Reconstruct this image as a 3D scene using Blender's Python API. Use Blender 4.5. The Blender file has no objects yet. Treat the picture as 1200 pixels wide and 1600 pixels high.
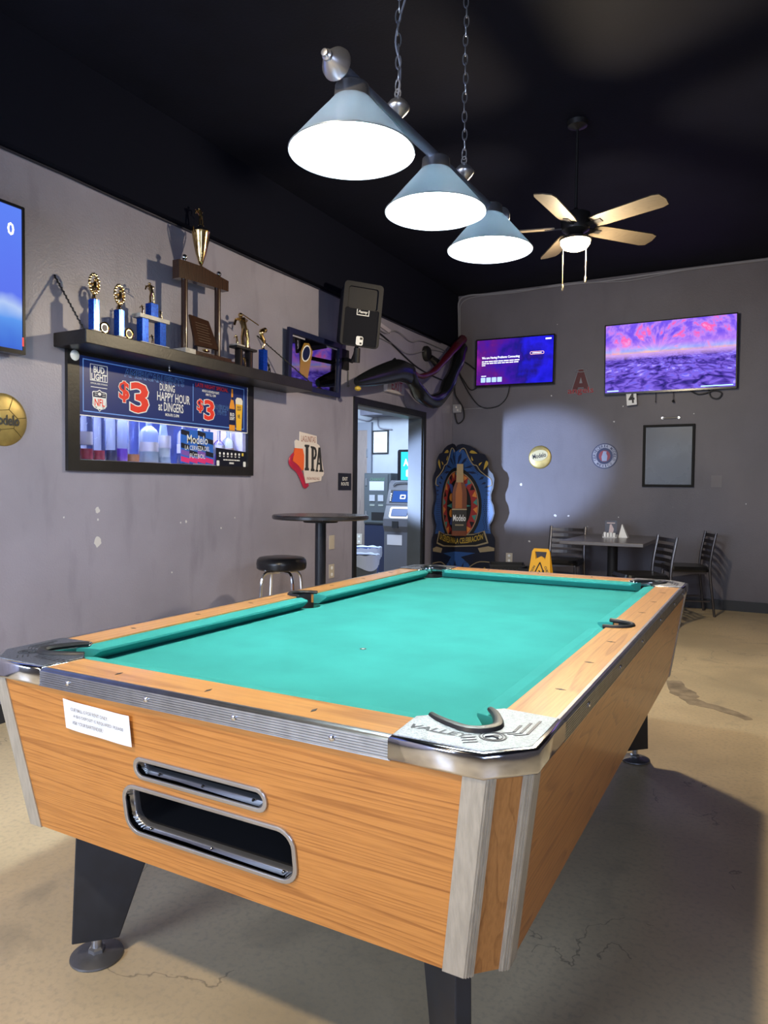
import bpy, bmesh, math, random
from mathutils import Vector, Matrix
random.seed(7)
S = bpy.context.scene
COL = S.collection
PI = math.pi

# ---------------------------------------------------------------- camera
CAMP = Vector((1.7239, -1.0716, 1.2384))
YAW, PITCH, ROLL, FPX = -0.4945, -0.0351, 0.0100, 1121.36
_f = Vector((math.sin(YAW)*math.cos(PITCH), math.cos(YAW)*math.cos(PITCH), math.sin(PITCH)))
_r = Vector((math.cos(YAW), -math.sin(YAW), 0)); _u = _r.cross(_f)
_r2 = math.cos(ROLL)*_r+math.sin(ROLL)*_u; _u2 = -math.sin(ROLL)*_r+math.cos(ROLL)*_u
cam = bpy.data.objects.new('camera', bpy.data.cameras.new('camera'))
COL.objects.link(cam)
M = Matrix((( _r2.x, _u2.x, -_f.x), (_r2.y, _u2.y, -_f.y), (_r2.z, _u2.z, -_f.z))).to_4x4()
M.translation = CAMP
cam.matrix_world = M
cam.data.sensor_fit = 'VERTICAL'; cam.data.sensor_height = 32.0
cam.data.lens = FPX/1600*32.0; cam.data.clip_start = .02
S.camera = cam

# ---------------------------------------------------------------- world, lights, exposure
S.view_settings.view_transform = 'Standard'; S.view_settings.look = 'None'
S.view_settings.gamma = 1.0; S.view_settings.use_curve_mapping = False
S.view_settings.exposure = 1.05
w = bpy.data.worlds.new('world'); S.world = w; w.use_nodes = True
w.node_tree.nodes['Background'].inputs[0].default_value = (.30, .36, .55, 1)
w.node_tree.nodes['Background'].inputs[1].default_value = .05
def light(name, kind, loc, power, color, target=None, **kw):
    d = bpy.data.lights.new(name, kind); d.energy = power; d.color = color
    for k, v in kw.items(): setattr(d, k, v)
    o = bpy.data.objects.new(name, d); COL.objects.link(o); o.location = loc
    if target is not None:
        o.rotation_euler = (Vector(target)-Vector(loc)).to_track_quat('-Z', 'Y').to_euler()
    return o
XL, YB = -1.745, 7.1
# bluish daylight from behind the photographer; right one added to brighten the left wall
light('daylight_fill', 'AREA', (-.75, -3.95, 1.7), 85, (.62, .76, 1), (-.9, 2, .9), shape='RECTANGLE', size=2.0, size_y=1.5)
light('daylight_fill', 'AREA', (3.3, -2.6, 1.8), 26, (.58, .70, 1), (-1.7, 1.6, 1.2), shape='RECTANGLE', size=1.4, size_y=1.6)
# the twin of the ceiling fan's lamp, above the photographer
light('ceiling_light', 'SPOT', (.6, -1.30, 2.74), 98, (1, .80, .52), (.6, -1.30, 0), spot_size=2.95, spot_blend=.1, shadow_soft_size=.07)
# daylight in the side room
light('side_room_light', 'AREA', (-3.2, 6.6, 2.5), 72, (.62, .78, 1), (-3.1, 7.0, 0), shape='RECTANGLE', size=1.6, size_y=1.0)
light('side_room_light', 'SPOT', (-4.15, 3.0, .95), 1400, (.50, .66, 1), (-.82, 7.1, 1.45), spot_size=.29, spot_blend=.5, shadow_soft_size=.07)
# strip behind the serving hatch
light('hatch_light', 'AREA', (-1.835, 2.43, 1.975), 26, (.62, .66, 1), shape='RECTANGLE', size=.12, size_y=1.3)

# ---------------------------------------------------------------- helpers
ORG = {}
def prop(o, label=None, cat=None, group=None, kind=None):
    if label: o['label'] = label
    if cat: o['category'] = cat
    if group: o['group'] = group
    if kind: o['kind'] = kind
    return o
def thing(name, loc, label, cat, group=None):
    o = bpy.data.objects.new(name, None); COL.objects.link(o); o.location = loc
    o.empty_display_size = .05
    ORG[o.name] = Vector(loc)
    return prop(o, label, cat, group)
def T(x, y, z): return Matrix.Translation((x, y, z))
def RZ(a): return Matrix.Rotation(a, 4, 'Z')
def RX(a): return Matrix.Rotation(a, 4, 'X')
def RY(a): return Matrix.Rotation(a, 4, 'Y')
def frame(o, right, up):
    r = Vector(right).normalized(); u = Vector(up); u = (u-r*u.dot(r)).normalized(); n = r.cross(u)
    m = Matrix(((r.x, u.x, n.x), (r.y, u.y, n.y), (r.z, u.z, n.z))).to_4x4(); m.translation = Vector(o)
    return m
def LW(y, z, off=0.0): return frame((XL+off, y, z), (0, 1, 0), (0, 0, 1))
def BW(x, z, off=0.0): return frame((x, YB-off, z), (1, 0, 0), (0, 0, 1))
class MB:
    def __init__(s): s.v = []; s.f = []; s.sm = []
    def raw(s, vs, fs, M=None, smooth=False):
        b = len(s.v)
        for v in vs:
            v = Vector(v); s.v.append(M @ v if M is not None else v)
        for f in fs: s.f.append([b+i for i in f]); s.sm.append(smooth)
        return s
    def mesh(s, me, M=None, smooth=False):
        return s.raw([v.co for v in me.vertices], [list(p.vertices) for p in me.polygons], M, smooth)
    def box(s, c, d, M=None):
        x, y, z = [q/2 for q in d]; cx, cy, cz = c
        vs = [(cx+i*x, cy+j*y, cz+k*z) for i in (-1, 1) for j in (-1, 1) for k in (-1, 1)]
        return s.raw(vs, [(0, 1, 3, 2), (4, 6, 7, 5), (0, 4, 5, 1), (2, 3, 7, 6), (0, 2, 6, 4), (1, 5, 7, 3)], M)
    def b2(s, a, b, M=None):
        return s.box([(a[i]+b[i])/2 for i in range(3)], [abs(b[i]-a[i]) for i in range(3)], M)
    def hexa(s, lo, hi, M=None):
        n = len(lo)
        fs = [list(range(n))[::-1], list(range(n, 2*n))]
        for i in range(n): fs.append([i, (i+1) % n, n+(i+1) % n, n+i])
        return s.raw(list(lo)+list(hi), fs, M)
    def prism(s, poly, z0, z1, M=None):
        return s.hexa([(p[0], p[1], z0) for p in poly], [(p[0], p[1], z1) for p in poly], M)
    def lathe(s, prof, n=24, M=None, cap=True, sy=1.0, smooth=True):
        vs = []; fs = []
        for (r, z) in prof:
            for k in range(n):
                a = 2*PI*k/n; vs.append((r*math.cos(a), r*math.sin(a)*sy, z))
        for i in range(len(prof)-1):
            for k in range(n):
                k2 = (k+1) % n; fs.append((i*n+k, i*n+k2, (i+1)*n+k2, (i+1)*n+k))
        s.raw(vs, fs, M, smooth)
        if cap:
            for i in (0, len(prof)-1):
                if prof[i][0] > 1e-5:
                    vv = [(prof[i][0]*math.cos(2*PI*k/n), prof[i][0]*math.sin(2*PI*k/n)*sy, prof[i][1]) for k in range(n)]
                    s.raw(vv, [list(range(n)) if i else list(range(n))[::-1]], M)
        return s
    def tube(s, pts, r, n=8, M=None, closed=False, flat=1.0):
        pts = [Vector(p) for p in pts]; N = len(pts)
        rs = r if isinstance(r, (list, tuple)) else [r]*N
        vs = []; up = None
        for i, p in enumerate(pts):
            if closed: t = pts[(i+1) % N]-pts[i-1]
            else: t = pts[min(i+1, N-1)]-pts[max(i-1, 0)]
            t = t.normalized() if t.length > 1e-9 else Vector((0, 0, 1))
            if up is None: up = Vector((0, 0, 1)) if abs(t.z) < .9 else Vector((1, 0, 0))
            up = up-t*up.dot(t)
            if up.length < 1e-6: up = Vector((1, 0, 0))-t*t.x
            up.normalize(); sd = t.cross(up)
            for k in range(n):
                a = 2*PI*k/n; vs.append(p+(up*math.cos(a)+sd*math.sin(a)*flat)*rs[i])
        fs = []
        for i in range(N if closed else N-1):
            i2 = (i+1) % N
            for k in range(n):
                k2 = (k+1) % n; fs.append((i*n+k, i2*n+k, i2*n+k2, i*n+k2))
        if not closed: fs += [list(range(n)), [(N-1)*n+k for k in range(n)][::-1]]
        return s.raw(vs, fs, M, True)
    def ball(s, c, r, n=14, M=None, sc=(1, 1, 1)):
        m = max(5, n//2)
        prof = [(r*math.sin(PI*i/m), -r*math.cos(PI*i/m)) for i in range(m+1)]
        L = T(*c) @ Matrix.Diagonal((sc[0], sc[1], sc[2], 1))
        return s.lathe(prof, n, (M @ L) if M is not None else L, cap=False)
    def build(s, name, mat, parent=None, bevel=0, **kw):
        if parent is not None: org = ORG[parent.name]
        else:
            xs = [v.x for v in s.v]; ys = [v.y for v in s.v]; zs = [v.z for v in s.v]
            org = Vector(((min(xs)+max(xs))/2, (min(ys)+max(ys))/2, min(zs)))
        me = bpy.data.meshes.new(name)
        me.from_pydata([tuple(v-org) for v in s.v], [], s.f)
        me.polygons.foreach_set('use_smooth', s.sm)
        bm = bmesh.new(); bm.from_mesh(me)
        bmesh.ops.remove_doubles(bm, verts=bm.verts, dist=1e-6)
        bmesh.ops.recalc_face_normals(bm, faces=bm.faces)
        bm.to_mesh(me); bm.free()
        me.materials.append(mat)
        o = bpy.data.objects.new(name, me); COL.objects.link(o)
        if parent is not None: o.parent = parent
        else: o.location = org
        ORG[o.name] = org
        if any(s.sm):
            try:
                at = me.attributes.new('sharp_edge', 'BOOLEAN', 'EDGE')
                b2 = bmesh.new(); b2.from_mesh(me); b2.edges.ensure_lookup_table()
                vals = [(len(e.link_faces) == 2 and e.calc_face_angle(0) > .7) for e in b2.edges]; b2.free()
                at.data.foreach_set('value', vals)
            except Exception: pass
        if bevel:
            b = o.modifiers.new('bevel', 'BEVEL'); b.width = bevel; b.segments = 2; b.limit_method = 'ANGLE'; b.angle_limit = .6
        return prop(o, **kw)
def curve_mesh(loops, depth, bevel=0.0, res=2):
    cu = bpy.data.curves.new('c', 'CURVE'); cu.dimensions = '2D'; cu.fill_mode = 'BOTH'
    cu.extrude = max(depth/2-bevel, 0); cu.bevel_depth = bevel; cu.bevel_resolution = res; cu.offset = -bevel
    for lp in loops:
        sp = cu.splines.new('POLY'); sp.points.add(len(lp)-1)
        for i, p in enumerate(lp): sp.points[i].co = (p[0], p[1], 0, 1)
        sp.use_cyclic_u = True
    ob = bpy.data.objects.new('c', cu); me = bpy.data.meshes.new_from_object(ob)
    bpy.data.objects.remove(ob); bpy.data.curves.remove(cu)
    return me
_tc = {}
def text_mesh(body, bold=0.0, shear=0.0, spacing=1.0):
    key = (body, bold, shear, spacing)
    if key in _tc: return _tc[key]
    cu = bpy.data.curves.new('t', 'FONT'); cu.body = body; cu.size = 1; cu.offset = bold; cu.shear = shear
    cu.align_x = 'CENTER'; cu.resolution_u = 2; cu.space_character = spacing
    ob = bpy.data.objects.new('t', cu); me = bpy.data.meshes.new_from_object(ob)
    bpy.data.objects.remove(ob); bpy.data.curves.remove(cu); _tc[key] = me
    return me
def put_text(mb, body, w, h, M, bold=0.01, shear=0.0, spacing=1.0):
    me = text_mesh(body, bold, shear, spacing)
    m0 = text_mesh(body, 0.0, shear, spacing)
    xs = [v.co.x for v in m0.vertices]; ys = [v.co.y for v in m0.vertices]
    sx = w/(max(xs)-min(xs)); sy = h/(max(ys)-min(ys))
    L = Matrix.Diagonal((sx, sy, 1, 1)) @ T(-(max(xs)+min(xs))/2, -(max(ys)+min(ys))/2, 0)
    mb.mesh(me, M @ L); return mb
def ring_text(mb, body, R, h, a0, a1, M, bold=.01, inward=False):
    n = len(body)
    for i, ch in enumerate(body):
        if ch == ' ': continue
        a = a0+(a1-a0)*i/(n-1)
        rot = a-PI/2 if not inward else a+PI/2
        put_text(mb, ch, h*.72 if ch not in 'I1' else h*.25, h, M @ T(R*math.cos(a), R*math.sin(a), 0) @ RZ(rot), bold)
def circle(r, n=32, cx=0, cy=0, a0=0.0, a1=2*PI, sy=1.0):
    full = abs(a1-a0-2*PI) < 1e-6; m = n if full else n+1
    return [(cx+r*math.cos(a0+(a1-a0)*i/n), cy+r*sy*math.sin(a0+(a1-a0)*i/n)) for i in range(m)]
def rrect(w, h, r, n=5, cx=0, cy=0):
    out = []
    for (sx, sy, a) in ((1, 1, 0), (-1, 1, PI/2), (-1, -1, PI), (1, -1, 1.5*PI)):
        for i in range(n+1):
            t = a+PI/2*i/n
            out.append((cx+sx*(w/2-r)+r*math.cos(t), cy+sy*(h/2-r)+r*math.sin(t)))
    return out
def smooth(pts, k=6):
    P = [Vector(p) for p in pts]; out = []
    for i in range(len(P)-1):
        a, b, c, d = P[max(i-1, 0)], P[i], P[i+1], P[min(i+2, len(P)-1)]
        for j in range(k):
            t = j/k
            out.append(.5*((2*b)+(c-a)*t+(2*a-5*b+4*c-d)*t*t+(3*b-a-3*c+d)*t*t*t))
    out.append(P[-1]); return out

# ---------------------------------------------------------------- materials
def mk(name, col, rough=.5, metal=0.0, noise=0.0, nscale=8.0, bump=0.0, bscale=60.0, spec=.5, col2=None, stretch=(1, 1, 1), emit=None, es=0.0, trans=0.0, ior=1.45, coat=0.0, rvar=0.0):
    m = bpy.data.materials.new(name); m.use_nodes = True; nt = m.node_tree; N = nt.nodes; L = nt.links
    b = N['Principled BSDF']; b.inputs['Base Color'].default_value = (*col, 1)
    b.inputs['Roughness'].default_value = rough; b.inputs['Metallic'].default_value = metal
    b.inputs['Specular IOR Level'].default_value = spec; b.inputs['IOR'].default_value = ior
    b.inputs['Transmission Weight'].default_value = trans; b.inputs['Coat Weight'].default_value = coat
    b.inputs['Coat Roughness'].default_value = .08
    tc = N.new('ShaderNodeTexCoord'); mp = N.new('ShaderNodeMapping'); L.new(tc.outputs['Object'], mp.inputs[0])
    mp.inputs['Scale'].default_value = stretch
    ns = N.new('ShaderNodeTexNoise'); ns.inputs['Scale'].default_value = nscale; ns.inputs['Detail'].default_value = 5
    L.new(mp.outputs[0], ns.inputs[0])
    mx = N.new('ShaderNodeMix'); mx.data_type = 'RGBA'
    c2 = col2 if col2 else tuple(max(c*(1-noise), 0) for c in col)
    mx.inputs[6].default_value = (*col, 1); mx.inputs[7].default_value = (*c2, 1)
    rr = N.new('ShaderNodeMapRange'); rr.inputs[1].default_value = .35; rr.inputs[2].default_value = .68
    L.new(ns.outputs[0], rr.inputs[0]); L.new(rr.outputs[0], mx.inputs[0]); L.new(mx.outputs[2], b.inputs['Base Color'])
    if rvar:
        r2 = N.new('ShaderNodeMapRange'); r2.inputs[3].default_value = max(rough-rvar, .02); r2.inputs[4].default_value = rough+rvar
        L.new(ns.outputs[0], r2.inputs[0]); L.new(r2.outputs[0], b.inputs['Roughness'])
    if bump:
        n2 = N.new('ShaderNodeTexNoise'); n2.inputs['Scale'].default_value = bscale; n2.inputs['Detail'].default_value = 3
        L.new(mp.outputs[0], n2.inputs[0])
        bp = N.new('ShaderNodeBump'); bp.inputs['Strength'].default_value = bump; bp.inputs['Distance'].default_value = .002
        L.new(n2.outputs[0], bp.inputs['Height']); L.new(bp.outputs[0], b.inputs['Normal'])
    if emit:
        b.inputs['Emission Color'].default_value = (*emit, 1); b.inputs['Emission Strength'].default_value = es
    return m
def wood(name, axis, base, dark, cross=13.0, rough=.32, lines=30.0, along=.50):
    """long-grained laminate: rings cut by stretched noise; axis = grain direction"""
    m = bpy.data.materials.new(name); m.use_nodes = True; nt = m.node_tree; N = nt.nodes; L = nt.links
    b = N['Principled BSDF']; b.inputs['Roughness'].default_value = rough; b.inputs['Coat Weight'].default_value = .15
    tc = N.new('ShaderNodeTexCoord'); mp = N.new('ShaderNodeMapping'); L.new(tc.outputs['Object'], mp.inputs[0])
    sc = [cross]*3; sc['xyz'.index(axis)] = along; mp.inputs['Scale'].default_value = sc
    n1 = N.new('ShaderNodeTexNoise'); n1.inputs['Scale'].default_value = .55; n1.inputs['Detail'].default_value = 1.5
    n1.inputs['Distortion'].default_value = .3
    L.new(mp.outputs[0], n1.inputs[0])
    mu = N.new('ShaderNodeMath'); mu.operation = 'MULTIPLY'; mu.inputs[1].default_value = lines
    fr = N.new('ShaderNodeMath'); fr.operation = 'FRACT'
    L.new(n1.outputs[0], mu.inputs[0]); L.new(mu.outputs[0], fr.inputs[0])
    cr = N.new('ShaderNodeValToRGB'); e = cr.color_ramp.elements
    e[0].position = 0; e[0].color = (0, 0, 0, 1); e[1].position = 1; e[1].color = (.10, .10, .10, 1)
    x = e.new(.70); x.color = (.10, .10, .10, 1); x = e.new(.94); x.color = (.55, .55, .55, 1)
    L.new(fr.outputs[0], cr.inputs[0])
    mp2 = N.new('ShaderNodeMapping'); L.new(tc.outputs['Object'], mp2.inputs[0])
    s2 = [260.0]*3; s2['xyz'.index(axis)] = 9.0; mp2.inputs['Scale'].default_value = s2
    n2 = N.new('ShaderNodeTexNoise'); n2.inputs['Scale'].default_value = 1; n2.inputs['Detail'].default_value = 2
    L.new(mp2.outputs[0], n2.inputs[0])
    a = N.new('ShaderNodeMath'); a.operation = 'MULTIPLY_ADD'; a.inputs[1].default_value = 1.1; a.inputs[2].default_value = -.47
    L.new(n2.outputs[0], a.inputs[0])
    ad = N.new('ShaderNodeMath'); ad.operation = 'ADD'; ad.use_clamp = True
    L.new(cr.outputs[0], ad.inputs[0]); L.new(a.outputs[0], ad.inputs[1])
    mx = N.new('ShaderNodeMix'); mx.data_type = 'RGBA'; mx.inputs[6].default_value = (*base, 1); mx.inputs[7].default_value = (*dark, 1)
    L.new(ad.outputs[0], mx.inputs[0]); L.new(mx.outputs[2], b.inputs['Base Color'])
    return m
WB, WD = (.58, .245, .060), (.25, .078, .015)
wood_x = wood('orange_laminate_x', 'x', WB, WD)
wood_y = wood('orange_laminate_y', 'y', WB, WD)
wood_z = wood('orange_laminate_z', 'z', (.42, .185, .055), (.22, .08, .02), cross=34, along=.5, lines=7)
rail_x = wood('rail_laminate_x', 'x', (.60, .295, .095), (.32, .13, .04), lines=9)
rail_y = wood('rail_laminate_y', 'y', (.60, .295, .095), (.32, .13, .04), lines=9)
felt = mk('green_cloth', (.042, .315, .298), .95, noise=.14, nscale=5, bump=.25, bscale=700, spec=.15)
felt_dark = felt
chrome = mk('chrome', (.72, .73, .78), .12, 1.0, rvar=.04, nscale=20)
chrome_grain = mk('pebbled_chrome', (.40, .43, .47), .36, 1.0, bump=.9, bscale=420, noise=.35, nscale=250)
alu = mk('ribbed_aluminium', (.52, .53, .56), .30, 1.0, noise=.2, nscale=30)
alu_post = mk('corner_aluminium', (.50, .46, .39), .45, .35, noise=.2, nscale=14, bump=.5, bscale=40, stretch=(8, 8, .5))
steel = mk('brushed_steel', (.55, .56, .60), .30, .9, noise=.15)
rubber = mk('black_rubber', (.022, .023, .027), .42, noise=.3)
blackmat = mk('matt_black', (.008, .008, .010), .6)
black_gloss = mk('gloss_black', (.010, .010, .013), .22)
blackwood = mk('black_painted_wood', (.018, .017, .019), .38, noise=.4, bump=.3)
leg_black = mk('scuffed_black_laminate', (.012, .014, .019), .4, noise=-.8, nscale=9, rvar=.12)
white = mk('white', (.80, .82, .86), .5)
paper = mk('paper', (.82, .84, .88), .6)
inkdark = mk('ink', (.03, .03, .035), .6)
grey_ink = mk('grey_ink', (.12, .12, .13), .6)
red = mk('red_print', (.75, .035, .02), .5)
navy = mk('navy_print', (.012, .028, .16), .35)
navy2 = mk('dark_navy_print', (.006, .012, .06), .4)
lightblue = mk('light_blue_print', (.16, .34, .85), .4)
gold = mk('gold_plastic', (.78, .55, .25), .16, 1.0, noise=.3, nscale=60)
goldtin = mk('gold_tin', (.42, .32, .12), .38, .6, noise=.25, nscale=20)
bluefoil = mk('blue_foil', (.003, .035, .36), .2, .5, col2=(.006, .10, .60), nscale=90)
marble = mk('white_marble', (.55, .52, .50), .35, noise=.35, nscale=25)
darkwood = wood('dark_trophy_wood', 'z', (.05, .022, .014), (.015, .007, .005), rough=.25)
glassm = mk('clear_glass', (.9, .93, .95), .03, 0, trans=1.0)
vinyl = mk('black_vinyl', (.012, .012, .014), .28, bump=.4, bscale=35)
def emis(name, col, st):
    m = bpy.data.materials.new(name); m.use_nodes = True; N = m.node_tree.nodes; L = m.node_tree.links
    N.remove(N['Principled BSDF']); e = N.new('ShaderNodeEmission'); e.inputs[0].default_value = (*col, 1); e.inputs[1].default_value = st
    L.new(e.outputs[0], N['Material Output'].inputs[0]); return m

# painted block wall: purple grey satin paint, orange-peel relief, scuffs and small chips
def wall_mat(name, col, chips=True, dirt=.35, rough=.42):
    m = mk(name, col, rough, noise=.18, nscale=1.7, bump=.0)
    nt = m.node_tree; N = nt.nodes; L = nt.links; b = N['Principled BSDF']
    tc = N.new('ShaderNodeTexCoord')
    n2 = N.new('ShaderNodeTexNoise'); n2.inputs['Scale'].default_value = 95; n2.inputs['Detail'].default_value = 3
    L.new(tc.outputs['Object'], n2.inputs[0])
    bp = N.new('ShaderNodeBump'); bp.inputs['Strength'].default_value = .45; bp.inputs['Distance'].default_value = .003
    L.new(n2.outputs[0], bp.inputs['Height']); L.new(bp.outputs[0], b.inputs['Normal'])
    if chips:
        vo = N.new('ShaderNodeTexVoronoi'); vo.inputs['Scale'].default_value = 5.5; L.new(tc.outputs['Object'], vo.inputs[0])
        n3 = N.new('ShaderNodeTexNoise'); n3.inputs['Scale'].default_value = 40; L.new(tc.outputs['Object'], n3.inputs[0])
        a = N.new('ShaderNodeMath'); a.operation = 'MULTIPLY_ADD'; a.inputs[1].default_value = .16; L.new(n3.outputs[0], a.inputs[0]); L.new(vo.outputs[0], a.inputs[2])
        sp = N.new('ShaderNodeSeparateColor'); L.new(vo.outputs[1], sp.inputs[0])
        g = N.new('ShaderNodeMath'); g.operation = 'GREATER_THAN'; g.inputs[1].default_value = .80; L.new(sp.outputs[0], g.inputs[0])
        l = N.new('ShaderNodeMath'); l.operation = 'LESS_THAN'; l.inputs[1].default_value = .112; L.new(a.outputs[0], l.inputs[0])
        mu = N.new('ShaderNodeMath'); mu.operation = 'MULTIPLY'; L.new(g.outputs[0], mu.inputs[0]); L.new(l.outputs[0], mu.inputs[1])
        old = b.inputs['Base Color'].links[0].from_socket
        # dark scuffs
        mp = N.new('ShaderNodeMapping'); mp.inputs['Scale'].default_value = (6, 6, 1.6); L.new(tc.outputs['Object'], mp.inputs[0])
        n4 = N.new('ShaderNodeTexNoise'); n4.inputs['Scale'].default_value = 1.3; n4.inputs['Detail'].default_value = 7; L.new(mp.outputs[0], n4.inputs[0])
        r4 = N.new('ShaderNodeMapRange'); r4.inputs[1].default_value = .56; r4.inputs[2].default_value = .74; r4.inputs[4].default_value = dirt; L.new(n4.outputs[0], r4.inputs[0])
        md = N.new('ShaderNodeMix'); md.data_type = 'RGBA'; md.inputs[7].default_value = (col[0]*.45, col[1]*.45, col[2]*.47, 1)
        L.new(r4.outputs[0], md.inputs[0]); L.new(old, md.inputs[6])
        mx = N.new('ShaderNodeMix'); mx.data_type = 'RGBA'; mx.inputs[7].default_value = (.55, .55, .6, 1)
        L.new(mu.outputs[0], mx.inputs[0]); L.new(md.outputs[2], mx.inputs[6]); L.new(mx.outputs[2], b.inputs['Base Color'])
    return m
wallm = wall_mat('purple_grey_paint_lit', (.315, .305, .405), rough=.36)  # coloured lighter than the back wall to carry the stronger light here
wallb = wall_mat('purple_grey_paint_dim', (.130, .121, .150), dirt=.15, rough=.5)  # same paint, darkened to stand for the dimmer light at the back
wallplain = mk('plain_grey_paint', (.07, .065, .08), .7)
ceilm = mk('black_ceiling_paint', (.0040, .0049, .0135), .75, spec=.2, noise=.25, nscale=3, bump=.5, bscale=60)
sidewall = mk('side_room_paint', (.42, .45, .50), .6, noise=.12, nscale=4)
trimm = mk('dark_trim_paint', (.012, .012, .015), .4, noise=.4)
basem = mk('dark_baseboard_rubber', (.022, .024, .032), .45)

# polished concrete
def floor_mat():
    m = bpy.data.materials.new('polished_concrete'); m.use_nodes = True; nt = m.node_tree; N = nt.nodes; L = nt.links
    b = N['Principled BSDF']; tc = N.new('ShaderNodeTexCoord')
    def noise(sc, det, dist=0.0):
        n = N.new('ShaderNodeTexNoise'); n.inputs['Scale'].default_value = sc; n.inputs['Detail'].default_value = det
        n.inputs['Distortion'].default_value = dist; L.new(tc.outputs['Object'], n.inputs[0]); return n
    def mix(fac, a, bcol, lo, hi, top=1.0):
        r = N.new('ShaderNodeMapRange'); r.inputs[1].default_value = lo; r.inputs[2].default_value = hi; r.inputs[4].default_value = top
        L.new(fac, r.inputs[0]); x = N.new('ShaderNodeMix'); x.data_type = 'RGBA'; L.new(r.outputs[0], x.inputs[0])
        if isinstance(a, tuple): x.inputs[6].default_value = (*a, 1)
        else: L.new(a, x.inputs[6])
        x.inputs[7].default_value = (*bcol, 1); return x.outputs[2]
    c = mix(noise(1.1, 6, .4).outputs[0], (.66, .53, .345), (.42, .335, .215), .38, .72)
    c = mix(noise(60, 4).outputs[0], c, (.36, .30, .22), .48, .75, .55)
    c = mix(noise(3.2, 8, .8).outputs[0], c, (.28, .235, .17), .60, .72, .45)
    # thin cracks : narrow band where a distorted noise crosses a level
    n = noise(1.0, 7, .25)
    s = N.new('ShaderNodeMath'); s.operation = 'SUBTRACT'; s.inputs[1].default_value = .5; L.new(n.outputs[0], s.inputs[0])
    a = N.new('ShaderNodeMath'); a.operation = 'ABSOLUTE'; L.new(s.outputs[0], a.inputs[0])
    nb = noise(2.3, 1)
    gate = N.new('ShaderNodeMath'); gate.operation = 'GREATER_THAN'; gate.inputs[1].default_value = .53; L.new(nb.outputs[0], gate.inputs[0])
    r = N.new('ShaderNodeMapRange'); r.inputs[1].default_value = .0; r.inputs[2].default_value = .0020; r.inputs[3].default_value = .6; r.inputs[4].default_value = 0
    L.new(a.outputs[0], r.inputs[0]); g = N.new('ShaderNodeMath'); g.operation = 'MULTIPLY'; L.new(r.outputs[0], g.inputs[0]); L.new(gate.outputs[0], g.inputs[1])
    x = N.new('ShaderNodeMix'); x.data_type = 'RGBA'; L.new(g.outputs[0], x.inputs[0]); L.new(c, x.inputs[6]); x.inputs[7].default_value = (.06, .05, .04, 1)
    L.new(x.outputs[2], b.inputs['Base Color'])
    rr = N.new('ShaderNodeMapRange'); rr.inputs[3].default_value = .28; rr.inputs[4].default_value = .50; L.new(noise(2.0, 5).outputs[0], rr.inputs[0]); L.new(rr.outputs[0], b.inputs['Roughness'])
    bp = N.new('ShaderNodeBump'); bp.inputs['Strength'].default_value = .12; bp.inputs['Distance'].default_value = .002
    L.new(noise(120, 4).outputs[0], bp.inputs['Height']); L.new(bp.outputs[0], b.inputs['Normal'])
    return m
floorm = floor_mat()

# ---------------------------------------------------------------- room shell
ZC, ZL = 3.56, 2.94
XR, YF = 4.3, -4.1
DY0, DY1, DZ = 4.79, 6.25, 2.025     # doorway
HY0, HY1, HZ0, HZ1 = 1.69, 3.17, 1.375, 2.0   # serving hatch
def struct(mb, name, mat, **kw): return mb.build(name, mat, kind='structure', **kw)
struct(MB().b2((-5.2, YF-.1, -.1), (XR+.1, 9.2, 0)), 'floor', floorm)
struct(MB().b2((XL-.16, YF-.1, ZC), (XR+.1, YB+.1, ZC+.1)), 'ceiling', ceilm)
wl = MB()
t = XL-.16
wl.b2((t, YF, 0), (XL, HY0, ZC)); wl.b2((t, HY0, 0), (XL, HY1, HZ0)); wl.b2((t, HY0, HZ1), (XL, HY1, ZC))
wl.b2((t, HY1, 0), (XL, DY0, ZC)); wl.b2((t, DY0, DZ), (XL, DY1, ZC)); wl.b2((t, DY1, 0), (XL, YB, ZC))
wallL = struct(wl, 'wall_left', wallm)
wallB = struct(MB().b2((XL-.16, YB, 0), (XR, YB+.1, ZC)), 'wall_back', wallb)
struct(MB().b2((XR, YF, 0), (XR+.1, YB+.1, ZC)), 'wall_right', wallplain)
struct(MB().b2((XL-.16, YF-.1, 0), (XR+.1, YF, ZC)), 'wall_front', wallplain)
struct(MB().b2((XL, YF, ZL), (XL+.062, YB, ZC)), 'trim_1', mk('black_bulkhead_paint', (.006, .007, .015), .9, spec=.08))
struct(MB().tube([(XL+.012, y, ZL-.012+.003*math.sin(y*5)) for y in [YF+.3*i for i in range(37)]], .007, 6), 'trim_2', mk('dark_conduit', (.02, .022, .04), .4))
struct(MB().b2((XL, YF, 0), (XL+.012, DY0-.07, .10)).b2((XL, DY1+.07, 0), (XL+.012, YB, .10)), 'baseboard_left', basem)
struct(MB().b2((XL, YB-.012, 0), (XR, YB, .105)), 'baseboard_back', basem)
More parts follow.
